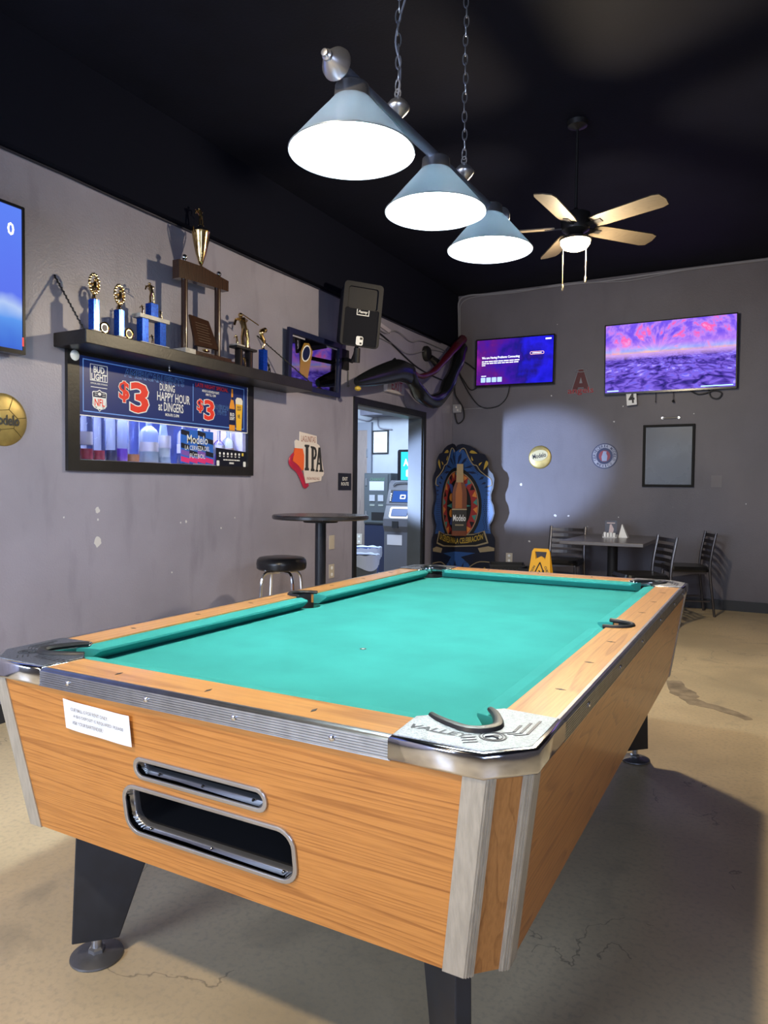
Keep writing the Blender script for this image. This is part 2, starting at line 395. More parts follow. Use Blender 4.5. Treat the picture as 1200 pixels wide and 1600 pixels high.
# pale chips where the left wall's paint has come off
chip = mk('bare_plaster', (.62, .62, .66), .7)
for (y, z, r) in ((1.826, .902, .033), (1.827, 1.085, .020), (1.83, 1.03, .008), (2.55, .99, .010), (2.50, .985, .007), (2.9, .93, .008), (2.42, .66, .007), (4.20, 1.39, .010), (3.05, 1.0, .006), (4.63, 1.3, .008), (1.60, 1.05, .006)):
    pl = [(r*(.6+.4*random.random())*math.cos(a), r*1.15*(.6+.4*random.random())*math.sin(a)) for a in [2*PI*i/11 for i in range(11)]]
    c = MB().prism(pl, 0, .0015, LW(y, z, .0)); c.build('paint_chip', chip, wallL)
for (x, z, r) in ((-.86, 1.28, .022), (-.45, .93, .020), (-.30, .93, .014), (.18, 1.98, .012), (.25, .93, .008), (1.5, 1.1, .008), (-.52, 2.30, .010), (-.75, .62, .016)):
    pl = [(r*(.5+.5*random.random())*math.cos(a), r*(.5+.4*random.random())*math.sin(a)) for a in [2*PI*i/11 for i in range(11)]]
    MB().prism(pl, 0, .0015, BW(x, z)).build('paint_chip', chip, wallB)
MB().b2((-.05, -.06, 0), (.05, .06, .0015), BW(1.22, 1.33)).build('paint_patch', mk('lighter_patch', (.17, .16, .185), .6), wallB)
# stains on the floor
stain = mk('floor_stain', (.38, .30, .21), .5, noise=.5, nscale=14)
fl = bpy.data.objects['floor']
def blob(name, pts, mat):
    P = smooth([(p[0], p[1], 0) for p in pts+[pts[0]]], 4)[:-1]
    P = [(p.x+random.uniform(-.012, .012), p.y+random.uniform(-.012, .012)) for p in P]
    MB().prism(P, .0002, .0012).build(name, mat, fl)
blob('stain', [(1.16, 3.86), (1.25, 3.90), (1.30, 3.74), (1.36, 3.62), (1.38, 3.5), (1.50, 3.42), (1.66, 3.30), (1.63, 3.24), (1.46, 3.36), (1.34, 3.38), (1.28, 3.50), (1.20, 3.62)], stain)
# doorway: casing and the two visible jambs
def struct_child(mb, name, mat, par): return mb.build(name, mat, par)
dc = MB()
dc.b2((XL-.002, DY0-.058, 0), (XL+.018, DY0, DZ+.058)).b2((XL-.002, DY1, 0), (XL+.018, DY1+.065, DZ+.058)).b2((XL-.002, DY0, DZ), (XL+.018, DY1, DZ+.058))
d1 = struct(dc, 'door_1', trimm)
jm = mk('blue_grey_jamb_paint', (.075, .088, .11), .45, noise=.2, nscale=3)
MB().b2((XL-.165, DY1-.02, 0), (XL-.001, DY1, DZ)).b2((XL-.165, DY0, DZ-.02), (XL-.001, DY1-.02, DZ)).b2((XL-.165, DY0, 0), (XL-.001, DY0+.02, DZ-.02)).build('door_jamb', jm, d1)
# side room
SY = 8.3
struct(MB().b2((-5.1, SY, 0), (XL+.3, SY+.1, 2.75)), 'wall_side_room_back', sidewall)
struct(MB().b2((-5.2, 2.2, 0), (-5.1, SY+.1, 2.75)), 'wall_side_room_left', sidewall)
struct(MB().b2((-5.2, 2.1, 0), (XL-.16, 2.2, 2.75)), 'wall_side_room_front', sidewall)
struct(MB().b2((XL-.16, YB+.1, 0), (XL+.3, SY, 2.75)), 'wall_side_room_right', sidewall)
struct(MB().b2((-5.2, 2.1, 2.6), (XL-.16, SY+.1, 2.7)).b2((XL-.16, YB+.1, 2.6), (XL+.3, SY+.1, 2.7)), 'ceiling_side_room', mk('side_room_ceiling', (.5, .52, .56), .7))
struct(MB().b2((-3.55, 7.95, 2.27), (-1.95, SY, 2.36)), 'trim_3', mk('wood_beam', (.10, .10, .14), .5, noise=.4))

# ---------------------------------------------------------------- serving hatch in the left wall
hf = MB()
hy0, hy1, hz0, hz1 = 1.612, 3.235, 1.312, 2.0
hf.b2((XL, hy0, hz0), (XL+.024, hy1, HZ0)).b2((XL, hy0, HZ0), (XL+.024, HY0, hz1)).b2((XL, HY1, HZ0), (XL+.024, hy1, hz1)).b2((XL, HY0, 1.965), (XL+.024, HY1, hz1))
win = struct(hf, 'window_1', blackwood)
MB().b2((XL-.030, HY0, HZ0), (XL-.026, HY1, HZ1)).build('pane', glassm, win)
hatch_in = mk('hatch_back_wall', (.03, .045, .16), .12, noise=.8, nscale=3)
MB().b2((t-.30, HY0-.05, HZ0-.03), (t-.28, HY1+.05, 2.1)).build('hatch_back', hatch_in, win)
sill = MB().b2((t-.28, HY0-.05, HZ0-.03), (t, HY1+.05, HZ0)).b2((t-.28, HY0-.05, HZ0), (t, HY0-.03, 2.1)).b2((t-.28, HY1+.03, HZ0), (t, HY1+.05, 2.1)).b2((t-.28, HY0-.05, 2.1), (t, HY1+.05, 2.12))
sill.b2((t, HY0, HZ0-.001), (XL-.035, HY1, HZ0+.004))
sill.build('hatch_sill', mk('pale_wood_sill', (.40, .33, .25), .4), win)
# bottles behind the pane
lab_m = mk('bottle_paper', (.42, .42, .50), .5)
def bottle(y, x, h, r, liquid, fill, cap, body, label, kind=0):
    z = HZ0+.004
    b = thing('bottle', (x, y, z), label, 'bottle', None)
    M = T(x, y, z)
    sh = h*(.74 if kind == 0 else .90)
    prof = [(r*.9, 0), (r, .008), (r, sh*.9), (r*.85, sh), (r*.33, sh+(h-sh)*.35), (r*.28, h*.95), (r*.34, h*.955), (r*.34, h)]
    if kind == 2: prof = [(r, 0), (r*1.0, .01), (r*.62, h*.55), (r*.36, h*.85), (r*.36, h)]
    if kind == 3: prof = [(r*.85, 0), (r, h*.18), (r*1.05, h*.42), (r*.75, h*.62), (r*.28, h*.70), (r*.28, h)]
    MB().lathe(prof, 18, M).build('glass_body', body, b)
    MB().lathe([(r*.86, .006), (r*.93, .012), (r*.93, sh*fill), (0, sh*fill)], 16, M).build('liquid', liquid, b)
    MB().lathe([(r*.40, h), (r*.40, h+.03), (0, h+.03)], 14, M).build('cap', cap, b)
    if kind != 1 or cap is bluefoil: MB().lathe([(r*1.01, sh*.34), (r*1.01, sh*.62)], 18, M, cap=False).build('paper_label', lab_m, b)
    return b
bg1 = mk('bottle_glass', (.70, .78, 1), .03, trans=.96)
bg2 = mk('frosted_bottle', (.6, .75, .95), .25, trans=.8)
L_y = mk('yellow_liquor', (.75, .62, .08), .15); L_r = mk('red_liquor', (.55, .01, .05), .15); L_d = mk('dark_blue_liquor', (.01, .02, .15), .15)
L_a = mk('amber_liquor', (.70, .25, .04), .15); L_c = mk('clear_liquor', (.5, .6, .75), .15); L_p = mk('violet_liquor', (.30, .08, .75), .2)
bl = [(1.745, .27, .040, L_y, .5, white, bg1, 'yellow liquor bottle at the left end of the hatch sill', 0),
      (1.845, .30, .036, L_r, .25, bluefoil, bg1, 'tall bottle with a red foot next to the yellow one behind the hatch pane', 1),
      (1.935, .31, .034, L_r, .22, white, bg1, 'slim bottle holding a little red liquor, third from the hatch left end', 1),
      (2.025, .30, .036, L_d, .25, white, bg1, 'bottle with dark blue dregs left of the amber one behind the hatch pane', 1),
      (2.110, .30, .034, L_p, .3, white, bg1, 'slim violet-tinted bottle between the blue and amber ones on the hatch sill', 1),
      (2.200, .31, .038, L_a, .18, white, bg1, 'tall clear bottle with amber dregs in the hatch', 1),
      (2.330, .29, .060, L_c, .5, white, bg2, 'broad round-shouldered clear bottle in the middle of the hatch', 0),
      (2.455, .33, .050, L_c, .6, white, bg2, 'cone-shaped frosted bottle left of the chequered poster', 2),
      (2.640, .30, .042, L_d, .6, white, bg1, 'dark blue bottle hidden mostly by the chequered poster', 0),
      (2.800, .30, .044, L_y, .6, white, bg2, 'pale green-gold bottle just right of the chequered poster', 0),
      (2.893, .27, .046, L_c, .4, white, bg1, 'squat clear bottle above the left end of the black sponsor strip', 3),
      (3.003, .27, .046, L_p, .4, white, bg1, 'squat violet bottle above the middle of the black sponsor strip', 3),
      (3.105, .26, .045, L_a, .7, white, bg2, 'peach-coloured bottle above the right end of the black sponsor strip', 0)]
for (y, h, r, lq, fi, cp, bd, lb, kd) in bl:
    o = bottle(y, XL-.115, h, r, lq, fi, cp, bd, lb, kd); o['group'] = 'liquor bottles behind the hatch pane'
# big blue beer banner
def bars(mb, M, u0, u1, v, h, z=.0012, seed=0):
    rnd = random.Random(seed+int(1000*abs(u0+v))); u = u0
    while u < u1-.004:
        wd = min((u1-u0)*rnd.uniform(.05, .13), u1-u); mb.b2((u, v-h/2, z-.0004), (u+wd, v+h/2, z), M); u += wd+(u1-u0)*.018
    return mb
def part_text(parent, items, mat, name='lettering', M0=None, off=.0012, label=None):
    for it in items:
        body, u, v, ww, hh = it[:5]; bold = it[5] if len(it) > 5 else .012; sh = it[6] if len(it) > 6 else 0
        mb = MB(); put_text(mb, body, ww, hh, M0 @ T(u, v, off), bold, sh)
        o = mb.build(name, mat, parent, **({'label': label} if label else {}))
    return o
BYc, BZc = 2.43, 1.800      # banner centre
BW_, BH_ = 1.485, .350
ban = thing('drinks_banner', (XL+.02, BYc, BZc-BH_/2), 'long blue banner offering three dollar pints across the hatch under the trophy shelf', 'banner')
MBn = LW(BYc, BZc, .012)
MB().prism([(-BW_/2, -BH_/2), (BW_/2, -BH_/2), (BW_/2, BH_/2), (-BW_/2, BH_/2)], 0, .006, MBn).build('board', navy, ban)
Mf = MBn @ T(0, 0, .006)
def rect_line(mb, x0, y0, x1, y1, w_, M, z=.0006):
    mb.b2((x0, y0, 0), (x1, y0+w_, z), M).b2((x0, y1-w_, 0), (x1, y1, z), M).b2((x0, y0+w_, 0), (x0+w_, y1-w_, z), M).b2((x1-w_, y0+w_, 0), (x1, y1-w_, z), M)
    return mb
rect_line(MB(), -.742, -.175, .742, .175, .006, Mf).build('white_border', white, ban)
bl_ = rect_line(MB(), -.715, -.150, .700, .150, .006, Mf); bl_.b2((.165, -.13, 0), (.170, .12, .0006), Mf); bl_.build('blue_border', lightblue, ban)
wl_ = []
part_text(ban, [('BUD', -.603, .098, .075, .036, .03), ('LIGHT', -.603, .056, .105, .036, .03), ('OFFICIAL BEER SPONSOR', -.603, .018, .12, .009),
                ('DURING', -.068, .062, .13, .045, .012), ('HAPPY HOUR', -.010, .003, .29, .056, .012), ('at DINGERS', -.035, -.060, .22, .056, .010), ('MON-FRI 12-5PM', -.025, -.110, .12, .018, .02),
                ('MONDAY & WEDNESDAY NIGHTS', .34, .085, .17, .016, .01), ('8PM TILL 12PM', .34, .062, .10, .016, .01)], white, 'lettering', Mf, .0012)
for (b_, u, v, ww, hh) in (('AMERICAN', -.263, .112, .305, .046), ('PINTS', -.003, .112, .170, .046), ('AMERICAN', .46, -.01, .15, .030), ('PINTS', .46, -.048, .09, .030)):
    hd = MB(); put_text(hd, b_, ww, hh, Mf @ T(u, v, .0009), .035)
    hd.build('heading_outline', lightblue, ban)
part_text(ban, [('AMERICAN', -.263, .112, .305, .046, .0), ('PINTS', -.003, .112, .170, .046, .0), ('AMERICAN', .46, -.01, .15, .030, 0), ('PINTS', .46, -.048, .09, .030, 0)], navy2, 'heading', Mf, .0016)
for (b_, u, v, ww, hh) in (('$', -.42, -.005, .070, .118), ('3', -.300, -.028, .125, .172), ('$', .235, -.022, .055, .085), ('3', .325, -.042, .090, .130)):
    rr = MB(); put_text(rr, b_, ww, hh, Mf @ T(u, v, .0009), .055)
    rr.build('price_outline', white, ban)
part_text(ban, [('$', -.42, -.005, .070, .118, .03), ('3', -.300, -.028, .125, .172, .03), ('$', .235, -.022, .055, .085, .03), ('3', .325, -.042, .090, .130, .03), ('LATE NIGHT SPECIAL', .355, .118, .33, .026, .02)], red, 'price', Mf, .0016)
rect_line(MB(), -.665, .032, -.542, .128, .004, Mf).b2((-.66, -.005, 0), (-.545, -.001, .0006), Mf).build('logo_frame', white, ban)
def shield(mb, cx, cy, s, z):
    P = [(0, .5), (.12, .42), (.35, .40), (.40, .36), (.38, .05), (.40, -.22), (.30, -.34), (.10, -.40), (0, -.5)]
    P = P+[(-x, y) for x, y in P[-2:0:-1]]
    mb.prism([(cx+x*s, cy+y*s) for x, y in P], z-.0004, z, Mf)
m_ = MB(); shield(m_, -.600, -.078, .128, .0008); m_.build('shield_edge', white, ban)
m_ = MB(); shield(m_, -.600, -.078, .116, .0012); m_.build('shield', navy2, ban)
m_ = MB(); m_.b2((-.644, -.116, .0012), (-.556, -.060, .0015), Mf); m_.b2((-.62, -.128, .0012), (-.58, -.116, .0015), Mf)
for sx in (-1, 1):
    for i in range(2):
        for j in range(2): m_.b2((-.6+sx*(.022+i*.011), -.052+j*.012, .0012), (-.6+sx*(.022+i*.011)+.005, -.047+j*.012, .0015), Mf)
m_.lathe([(.012, .0012), (.012, .0015)], 14, Mf @ T(-.6, -.040, 0), sy=.8); m_.build('shield_field', white, ban)
part_text(ban, [('NFL', -.600, -.090, .070, .040, .02)], red, 'shield_letters', Mf, .0018)
# bottle and pint printed at the right end
amber = mk('amber_print', (.75, .30, .03), .4); foam = mk('foam_print', (.75, .73, .68), .5); beer = mk('beer_print', (.85, .50, .04), .4)
MB().prism([(.535, -.165), (.595, -.165), (.597, -.02), (.590, .02), (.575, .06), (.573, .135), (.557, .135), (.555, .06), (.540, .02), (.533, -.02)], .0004, .0016, Mf).build('printed_bottle', amber, ban)
MB().b2((.533, -.125, .0016), (.597, -.01, .0022), Mf).b2((.555, .055, .0016), (.575, .075, .0022), Mf).build('printed_bottle_label', navy2, ban)
MB().prism([(.612, -.160), (.668, -.160), (.680, .03), (.604, .03)], .0004, .0016, Mf).build('printed_pint', beer, ban)
MB().prism([(.604, .03), (.680, .03), (.682, .06), (.665, .078), (.618, .078), (.602, .06)], .0005, .0017, Mf).build('printed_foam', foam, ban)
part_text(ban, [('BUD', .565, -.050, .045, .022, .03), ('LIGHT', .565, -.078, .052, .022, .03)], white, 'bottle_letters', Mf, .0024)
part_text(ban, [('BUD', .642, .010, .04, .014, .03), ('LIGHT', .642, -.008, .045, .014, .03), ('NFL', .640, -.058, .028, .026, .02)], navy2, 'glass_letters', Mf, .0022)
# chequered poster
MP = LW(2.653, 1.497, .003)
pw, ph = .315, .225
pos = thing('chequered_poster', (XL, 2.653, 1.385), 'blue and black chequered poster reading Modelo La Cerveza del Futbol in the hatch', 'poster')
MB().prism([(-pw/2, -ph/2), (pw/2, -ph/2), (pw/2, ph/2), (-pw/2, ph/2)], 0, .003, MP).build('sheet', mk('poster_blue', (.03, .14, .62), .35), pos)
mats = [mk('poster_black', (.010, .012, .03), .4), mk('poster_violet', (.22, .10, .50), .4), mk('poster_pink', (.75, .04, .22), .4)]
rows = 5
for kind in range(3):
    for i in range(4):
        for j in range(rows):
            c = ((i+j) % 2 == 0)
            u0 = -pw/2+i*pw/4; v0 = -ph/2+j*ph/rows
            k = 0 if c and j > 0 else (2 if j == 0 else (1 if (j == 1) else None))
            if k != kind: continue
            q = [(u0+.002, v0+.012), (u0+pw/4, v0-.0), (u0+pw/4, v0+ph/rows-.012), (u0+.002, v0+ph/rows)]
            q = [(min(max(a, -pw/2), pw/2), min(max(b, -ph/2), ph/2)) for a, b in q]
            MB().prism(q, .003, .0036, MP).build('chequer', mats[kind], pos)
part_text(pos, [('Modelo', 0, .050, .20, .058, .005), ('LA CERVEZA DEL', 0, -.008, .24, .030, .005), ('F\u00daTBOL', 0, -.058, .15, .038, .005)], white, 'lettering', MP, .0045)
# sponsor strip
MS = LW(3.005, 1.437, .003)
st = thing('sponsor_strip', (XL, 3.005, 1.375), 'black strip with tiny white crests, low in the right end of the hatch', 'sign')
MB().prism([(-.165, -.063), (.165, -.063), (.165, .050), (-.165, .067)], 0, .003, MS).build('strip', mk('strip_black', (.008, .010, .022), .35), st)
ic = MB()
for i in range(6):
    u = -.125+i*.042
    ic.lathe([(.010, .003), (.010, .0036)], 10, MS @ T(u, .028, 0)); ic.prism([(u-.012, .012), (u, .002), (u+.012, .012)], .003, .0036, MS)
bars(ic, MS, -.09, .09, -.016, .008, .0042); bars(ic, MS, -.025, .025, -.038, .012, .0042)
for u in (-.145, .145): ic.mesh(curve_mesh([rrect(.028, .038, .006, cx=u, cy=-.042)], .001), MS @ T(0, 0, .0036))
ic.build('crests', white, st)
MB().b2((.115, .018, .003), (.133, .040, .0038), MS).build('yellow_crest', mk('yellow_print', (.8, .6, .1), .4), st)

# ---------------------------------------------------------------- trophy shelf
sx0, sx1, sy0, sy1, sz0, sz1 = XL, -1.484, 1.54, 3.668, 1.985, 2.060
shelf = thing('wall_shelf', (XL, 2.6, sz0), 'long black wall shelf carrying the trophies above the hatch', 'shelf')
MB().b2((sx0, sy0, sz0), (sx1, sy1, sz1)).build('board', blackwood, shelf, bevel=.004)
for (y, y2) in ((1.54, 1.545), (3.66, 3.30)):
    p0 = Vector((sx1-.02, y, sz1)); p1 = Vector((XL+.004, y2 if y > 3 else 1.545, 2.372))
    n = 26; mb = MB()
    for i in range(n):
        a = p0.lerp(p1, i/n); b = p0.lerp(p1, (i+1.15)/n); mb.tube([a, (a+b)/2+Vector((0, .003*(1 if i % 2 else -1), .002)), b], [.0035, .006, .0035], 6)
    mb.build('chain', blackmat, shelf, label='thin black chain tying the shelf back to the wall')
MB().lathe([(.028, 0), (.030, .004), (.022, .010), (0, .012)], 18, LW(1.655, 1.955, .026)).build('cap', white, shelf, label='white round plastic cap') 
MB().ball((XL+.05, 2.35, 1.972), .010).tube([(XL+.05, 2.35, 1.985), (XL+.05, 2.35, 1.97)], .006).build('cup_hook', chrome, shelf)

def figure(mb, M, s, cue=True):
    """small pool-player statuette: legs, torso, bent arms, head, cue"""
    def V(x, y, z): return (x*s, y*s, z*s)
    mb.tube([V(-.10, 0, 0), V(-.09, .02, .25), V(-.03, 0, .50)], [.05*s, .055*s, .075*s], 7, M)
    mb.tube([V(.12, 0, 0), V(.10, -.02, .25), V(.04, 0, .50)], [.05*s, .055*s, .075*s], 7, M)
    mb.tube([V(0, 0, .46), V(-.02, .03, .62), V(0, .10, .80)], [.09*s, .085*s, .11*s], 8, M)
    mb.tube([V(-.10, .10, .80), V(-.26, .12, .74), V(-.20, .22, .62)], [.045*s, .04*s, .035*s], 6, M)
    mb.tube([V(.10, .10, .80), V(.28, .16, .84), V(.22, .26, .66)], [.045*s, .04*s, .035*s], 6, M)
    mb.ball(V(.02, .18, .93), .075*s, 10, M)
    if cue: mb.tube([V(-.34, .10, .78), V(.44, .34, .50)], [.014*s, .022*s], 5, M)
    mb.lathe([(.16*s, -.04*s), (.16*s, 0), (0, 0)], 12, M)
def wreath(mb, M, s):
    mb.tube([(s*.24*math.cos(a), 0, s*(.60+.38*math.sin(a))) for a in [2*PI*i/20 for i in range(20)]], .045*s, 6, M, closed=True)
    for i in range(16):
        a = 2*PI*i/16; mb.ball((s*.25*math.cos(a), -.03*s, s*(.60+.39*math.sin(a))), .068*s, 6, M, sc=(1, .8, 1.2))
    mb.tube([(0, 0, -.02*s), (0, 0, .20*s)], [.10*s, .05*s], 8, M)
    mb.tube([(-.10*s, 0, .20*s), (-.02*s, -.06*s, .45*s), (.02*s, -.04*s, .66*s)], [.07*s, .11*s, .08*s], 8, M)
    mb.tube([(.10*s, 0, .22*s), (.06*s, -.05*s, .42*s)], .06*s, 7, M)
    mb.ball((.03*s, -.06*s, .76*s), .08*s, 8, M); mb.tube([(-.18*s, -.03*s, .58*s), (0, -.06*s, .55*s), (.18*s, -.03*s, .48*s)], .05*s, 6, M)
TX = -1.60
FR = RZ(PI/2)       # statuettes look into the room (+x)
def column_trophy(y, colh, toph, label):
    z = sz1; o = thing('trophy', (TX, y, z), label, 'trophy', 'trophies on the wall shelf')
    MB().b2((TX-.035, y-.030, z), (TX+.035, y+.022, z+.026)).build('base', marble, o)
    MB().b2((TX-.035, y+.022, z), (TX+.035, y+.085, z+.016)).build('side_base', blackwood, o)
    MB().prism([(-.022, -.018), (.022, -.018), (.022, .018), (-.022, .018)], z+.026, z+colh, T(TX, y, 0)).build('column', bluefoil, o)
    MB().b2((TX+.020, y-.004, z+.026), (TX+.024, y+.005, z+colh)).build('gold_stripe', gold, o)
    MB().lathe([(.024, z+colh), (.012, z+colh+.008), (.012, z+colh+.014)], 12, T(TX, y, 0)).build('collar', gold, o)
    f = MB(); wreath(f, T(TX, y, z+colh+.010) @ FR, toph-colh-.01); f.build('wreath_figure', gold, o)
    m = MB(); Mm = T(TX+.02, y+.055, z+.050) @ RY(PI/2)
    m.lathe([(.034, -.006), (.034, .004), (.026, .006), (.026, .002), (0, .002)], 18, Mm); m.tube([(TX+.02, y+.055, z), (TX+.02, y+.055, z+.02)], .006, 6); m.build('medallion', gold, o)
    MB().lathe([(.020, .003), (0, .0035)], 14, Mm).build('medallion_disc', navy2, o)
column_trophy(1.688, .196, .335, 'tall blue-columned trophy with a gold wreath at the left end of the shelf')
column_trophy(1.862, .176, .318, 'slightly shorter blue-columned wreath trophy, second from the shelf left end')
# double-column blue trophy
z = sz1; y = 2.108
o = thing('trophy', (TX, y, z), 'two-tier trophy on twin blue foil columns left of the big wooden one', 'trophy', 'trophies on the wall shelf')
MB().b2((TX-.035, y-.112, z), (TX+.035, y+.112, z+.024)).build('base', marble, o)
MB().b2((TX-.032, y-.118, z+.165), (TX+.032, y+.118, z+.188)).build('deck', marble, o)
for s in (-1, 1):
    MB().prism([(-.024, -.024), (.024, -.024), (.024, .024), (-.024, .024)], z+.024, z+.165, T(TX, y+s*.070, 0)).build('column', bluefoil, o)
MB().prism([(-.024, -.028), (.024, -.028), (.024, .028), (-.024, .028)], z+.188, z+.268, T(TX, y+.003, 0)).build('column', bluefoil, o)
f = MB(); figure(f, T(TX, y+.003, z+.276) @ FR, .125); f.build('player_figure', gold, o)
for s in (-1, 1):
    f = MB(); figure(f, T(TX+.005, y+s*.072, z+.190) @ FR, .058, False); f.build('small_figure', gold, o)
f = MB(); figure(f, T(TX+.01, y, z+.026) @ FR, .06, False); f.build('small_figure', gold, o)
# large wooden trophy
y0, y1 = 2.384, 2.695; yc = (y0+y1)/2
o = thing('trophy', (TX, yc, z), 'large dark wooden trophy with twin posts, plaque and tall gold cup', 'trophy', 'trophies on the wall shelf')
MB().b2((TX-.06, y0-.066, z), (TX+.07, y1+.10, z+.022)).b2((TX-.05, y0-.05, z+.022), (TX+.055, y1+.08, z+.040)).build('base', darkwood, o, bevel=.003)
MB().b2((TX-.05, y0-.070, z+.001), (TX+.078, y0+.020, z+.038)).build('marble_block', marble, o)
for yy in (y0, y1): MB().lathe([(.021, z+.04), (.021, 2.60)], 16, T(TX, yy, 0)).build('post', darkwood, o)
arch = [(-.075, 2.535), (.045, 2.545), (.25, 2.555), (.39, 2.560), (.39, 2.630), (.30, 2.640), (.14, 2.660), (-.01, 2.655), (-.075, 2.650)]
MB().hexa([(TX-.028, y0+a, b) for a, b in arch], [(TX+.028, y0+a, b) for a, b in arch]).build('crossbeam', darkwood, o)
for yy, zz in ((y0, 2.655), (y1+.01, 2.632)):
    b = MB(); b.ball((TX, yy, zz+.030), .019, 14); b.lathe([(.013, zz-.002), (.007, zz+.014)], 10, T(TX, yy, 0)); b.build('finial_ball', chrome, o)
cp = MB().lathe([(.022, 0), (.022, .008), (.009, .018), (.009, .03), (.015, .036), (.019, .05), (.035, .10), (.049, .17), (.058, .225), (.063, .238), (.057, .238), (.052, .22), (0, .10)], 24, T(TX, yc-.005, 2.650)); cup_top = 2.888
cup = cp.build('cup', gold, o)
for s in (-1, 1):
    MB().tube(smooth([(TX, yc-.005+s*.060, 2.872), (TX, yc-.005+s*.072, 2.905), (TX, yc-.005+s*.074, 2.86), (TX, yc-.005+s*.040, 2.76), (TX, yc-.005+s*.018, 2.70)], 5), .0045, 6).build('handle', gold, cup)
MB().lathe([(.059, 0), (.052, .014), (.022, .026), (.014, .045), (0, .045)], 20, T(TX, yc-.005, cup_top)).build('cup_lid', black_gloss, cup)
f = MB(); figure(f, T(TX, yc-.005, cup_top+.048) @ FR, .115); f.build('player_figure', gold, o)
PM = frame((TX+.035, yc-.02, z+.165), (-.05, 1, 0), (-.25, 0, 1))
MB().prism([(-.11, -.10), (.125, -.09), (.075, .10), (-.11, .105)], -.006, .006, PM).build('plaque', darkwood, o)
pt = MB()
for i in range(8): pt.b2((-.07, .06-i*.018, .006), (.05+.01*(i % 2), .064-i*.018, .0066), PM)
pt.build('plaque_lines', mk('engraved_lines', (.10, .07, .05), .4), o)
f = MB(); f.ball((TX+.04, yc+.0, z+.058), .016, 10, None, (1, 2.0, .7)); f.build('eagle_ornament', gold, o)
# small black-deck trophy
y = 2.972
o = thing('trophy', (TX, y, z), 'black-decked trophy with a tall gold player right of the big wooden one', 'trophy', 'trophies on the wall shelf')
MB().b2((TX-.03, y-.09, z), (TX+.03, y+.09, z+.020)).build('base', marble, o)
MB().b2((TX-.035, y-.118, z+.138), (TX+.035, y+.105, z+.154)).build('deck', blackwood, o)
MB().b2((TX-.034, y-.118, z+.154), (TX+.035, y-.03, z+.163)).build('deck_plate', marble, o)
for s in (-1, 1): MB().prism([(-.020, -.020), (.020, -.020), (.020, .020), (-.020, .020)], z+.020, z+.138, T(TX, y+s*.055, 0)).build('column', black_gloss, o)
for s in (-1, 1): MB().b2((TX+.020, y+s*.055-.004, z+.02), (TX+.023, y+s*.055+.004, z+.138)).build('gold_stripe', gold, o)
f = MB(); figure(f, T(TX, y+.01, z+.165) @ FR, .245, False); f.tube([(TX+.02, y-.04, z+.38), (TX+.05, y+.10, z+.33)], .004); f.build('player_figure', gold, o)
f = MB(); figure(f, T(TX, y-.075, z+.166) @ FR, .07, False); f.build('small_figure', gold, o)
f = MB(); figure(f, T(TX+.01, y, z+.022) @ FR, .07, False); f.build('small_figure', gold, o)
# small blue one with a scoop-shaped figure
y = 3.190
o = thing('trophy', (TX, y, z), 'small trophy on one short blue column, last on the right of the shelf', 'trophy', 'trophies on the wall shelf')
MB().b2((TX-.03, y-.025, z), (TX+.03, y+.11, z+.012)).build('base', blackwood, o)
MB().prism([(-.022, -.024), (.022, -.024), (.022, .024), (-.022, .024)], z+.012, z+.178, T(TX, y, 0)).build('column', bluefoil, o)
f = MB().lathe([(.020, 0), (.008, .015), (.010, .03)], 10, T(TX, y, z+.178))
f.tube(smooth([(TX, y, z+.20), (TX+.005, y+.012, z+.23), (TX, y-.012, z+.27), (TX, y-.020, z+.305), (TX, y+.02, z+.325)], 4), [.008]*5+[.016]*6+[.02]*6, 8, flat=.6)
f.ball((TX, y+.018, z+.325), .020, 10); f.build('scoop_figure', gold, o)
f = MB(); figure(f, T(TX, y+.075, z+.014) @ FR, .085, False); f.build('small_figure', black_gloss, o)

# ---------------------------------------------------------------- things on the left wall
def tv(name, W, H, M, label, depth=.06, bez=.014):
    o = thing(name, (M.translation.x, M.translation.y, M.translation.z-H/2), label, 'television')
    MB().prism([(-W/2, -H/2), (W/2, -H/2), (W/2, H/2), (-W/2, H/2)], -depth, 0, M).build('casing', black_gloss, o, bevel=.004)
    f = MB(); f.mesh(curve_mesh([rrect(W, H, .006), rrect(W-2*bez, H-2*bez-.008, .003, cy=.004)], .008), M @ T(0, 0, .004)); f.build('bezel', black_gloss, o)
    MB().box((0, 0, -depth-.005), (.2, .2, .018), M).build('wall_bracket', blackmat, o)
    return o
def screen(o, W, H, M, mat, bez=.014):
    return MB().raw([(-W/2+bez, -H/2+bez+.008, 0), (W/2-bez, -H/2+bez+.008, 0), (W/2-bez, H/2-bez, 0), (-W/2+bez, H/2-bez, 0)], [(0, 1, 2, 3)], M @ T(0, 0, .001)).build('screen', mat, o)
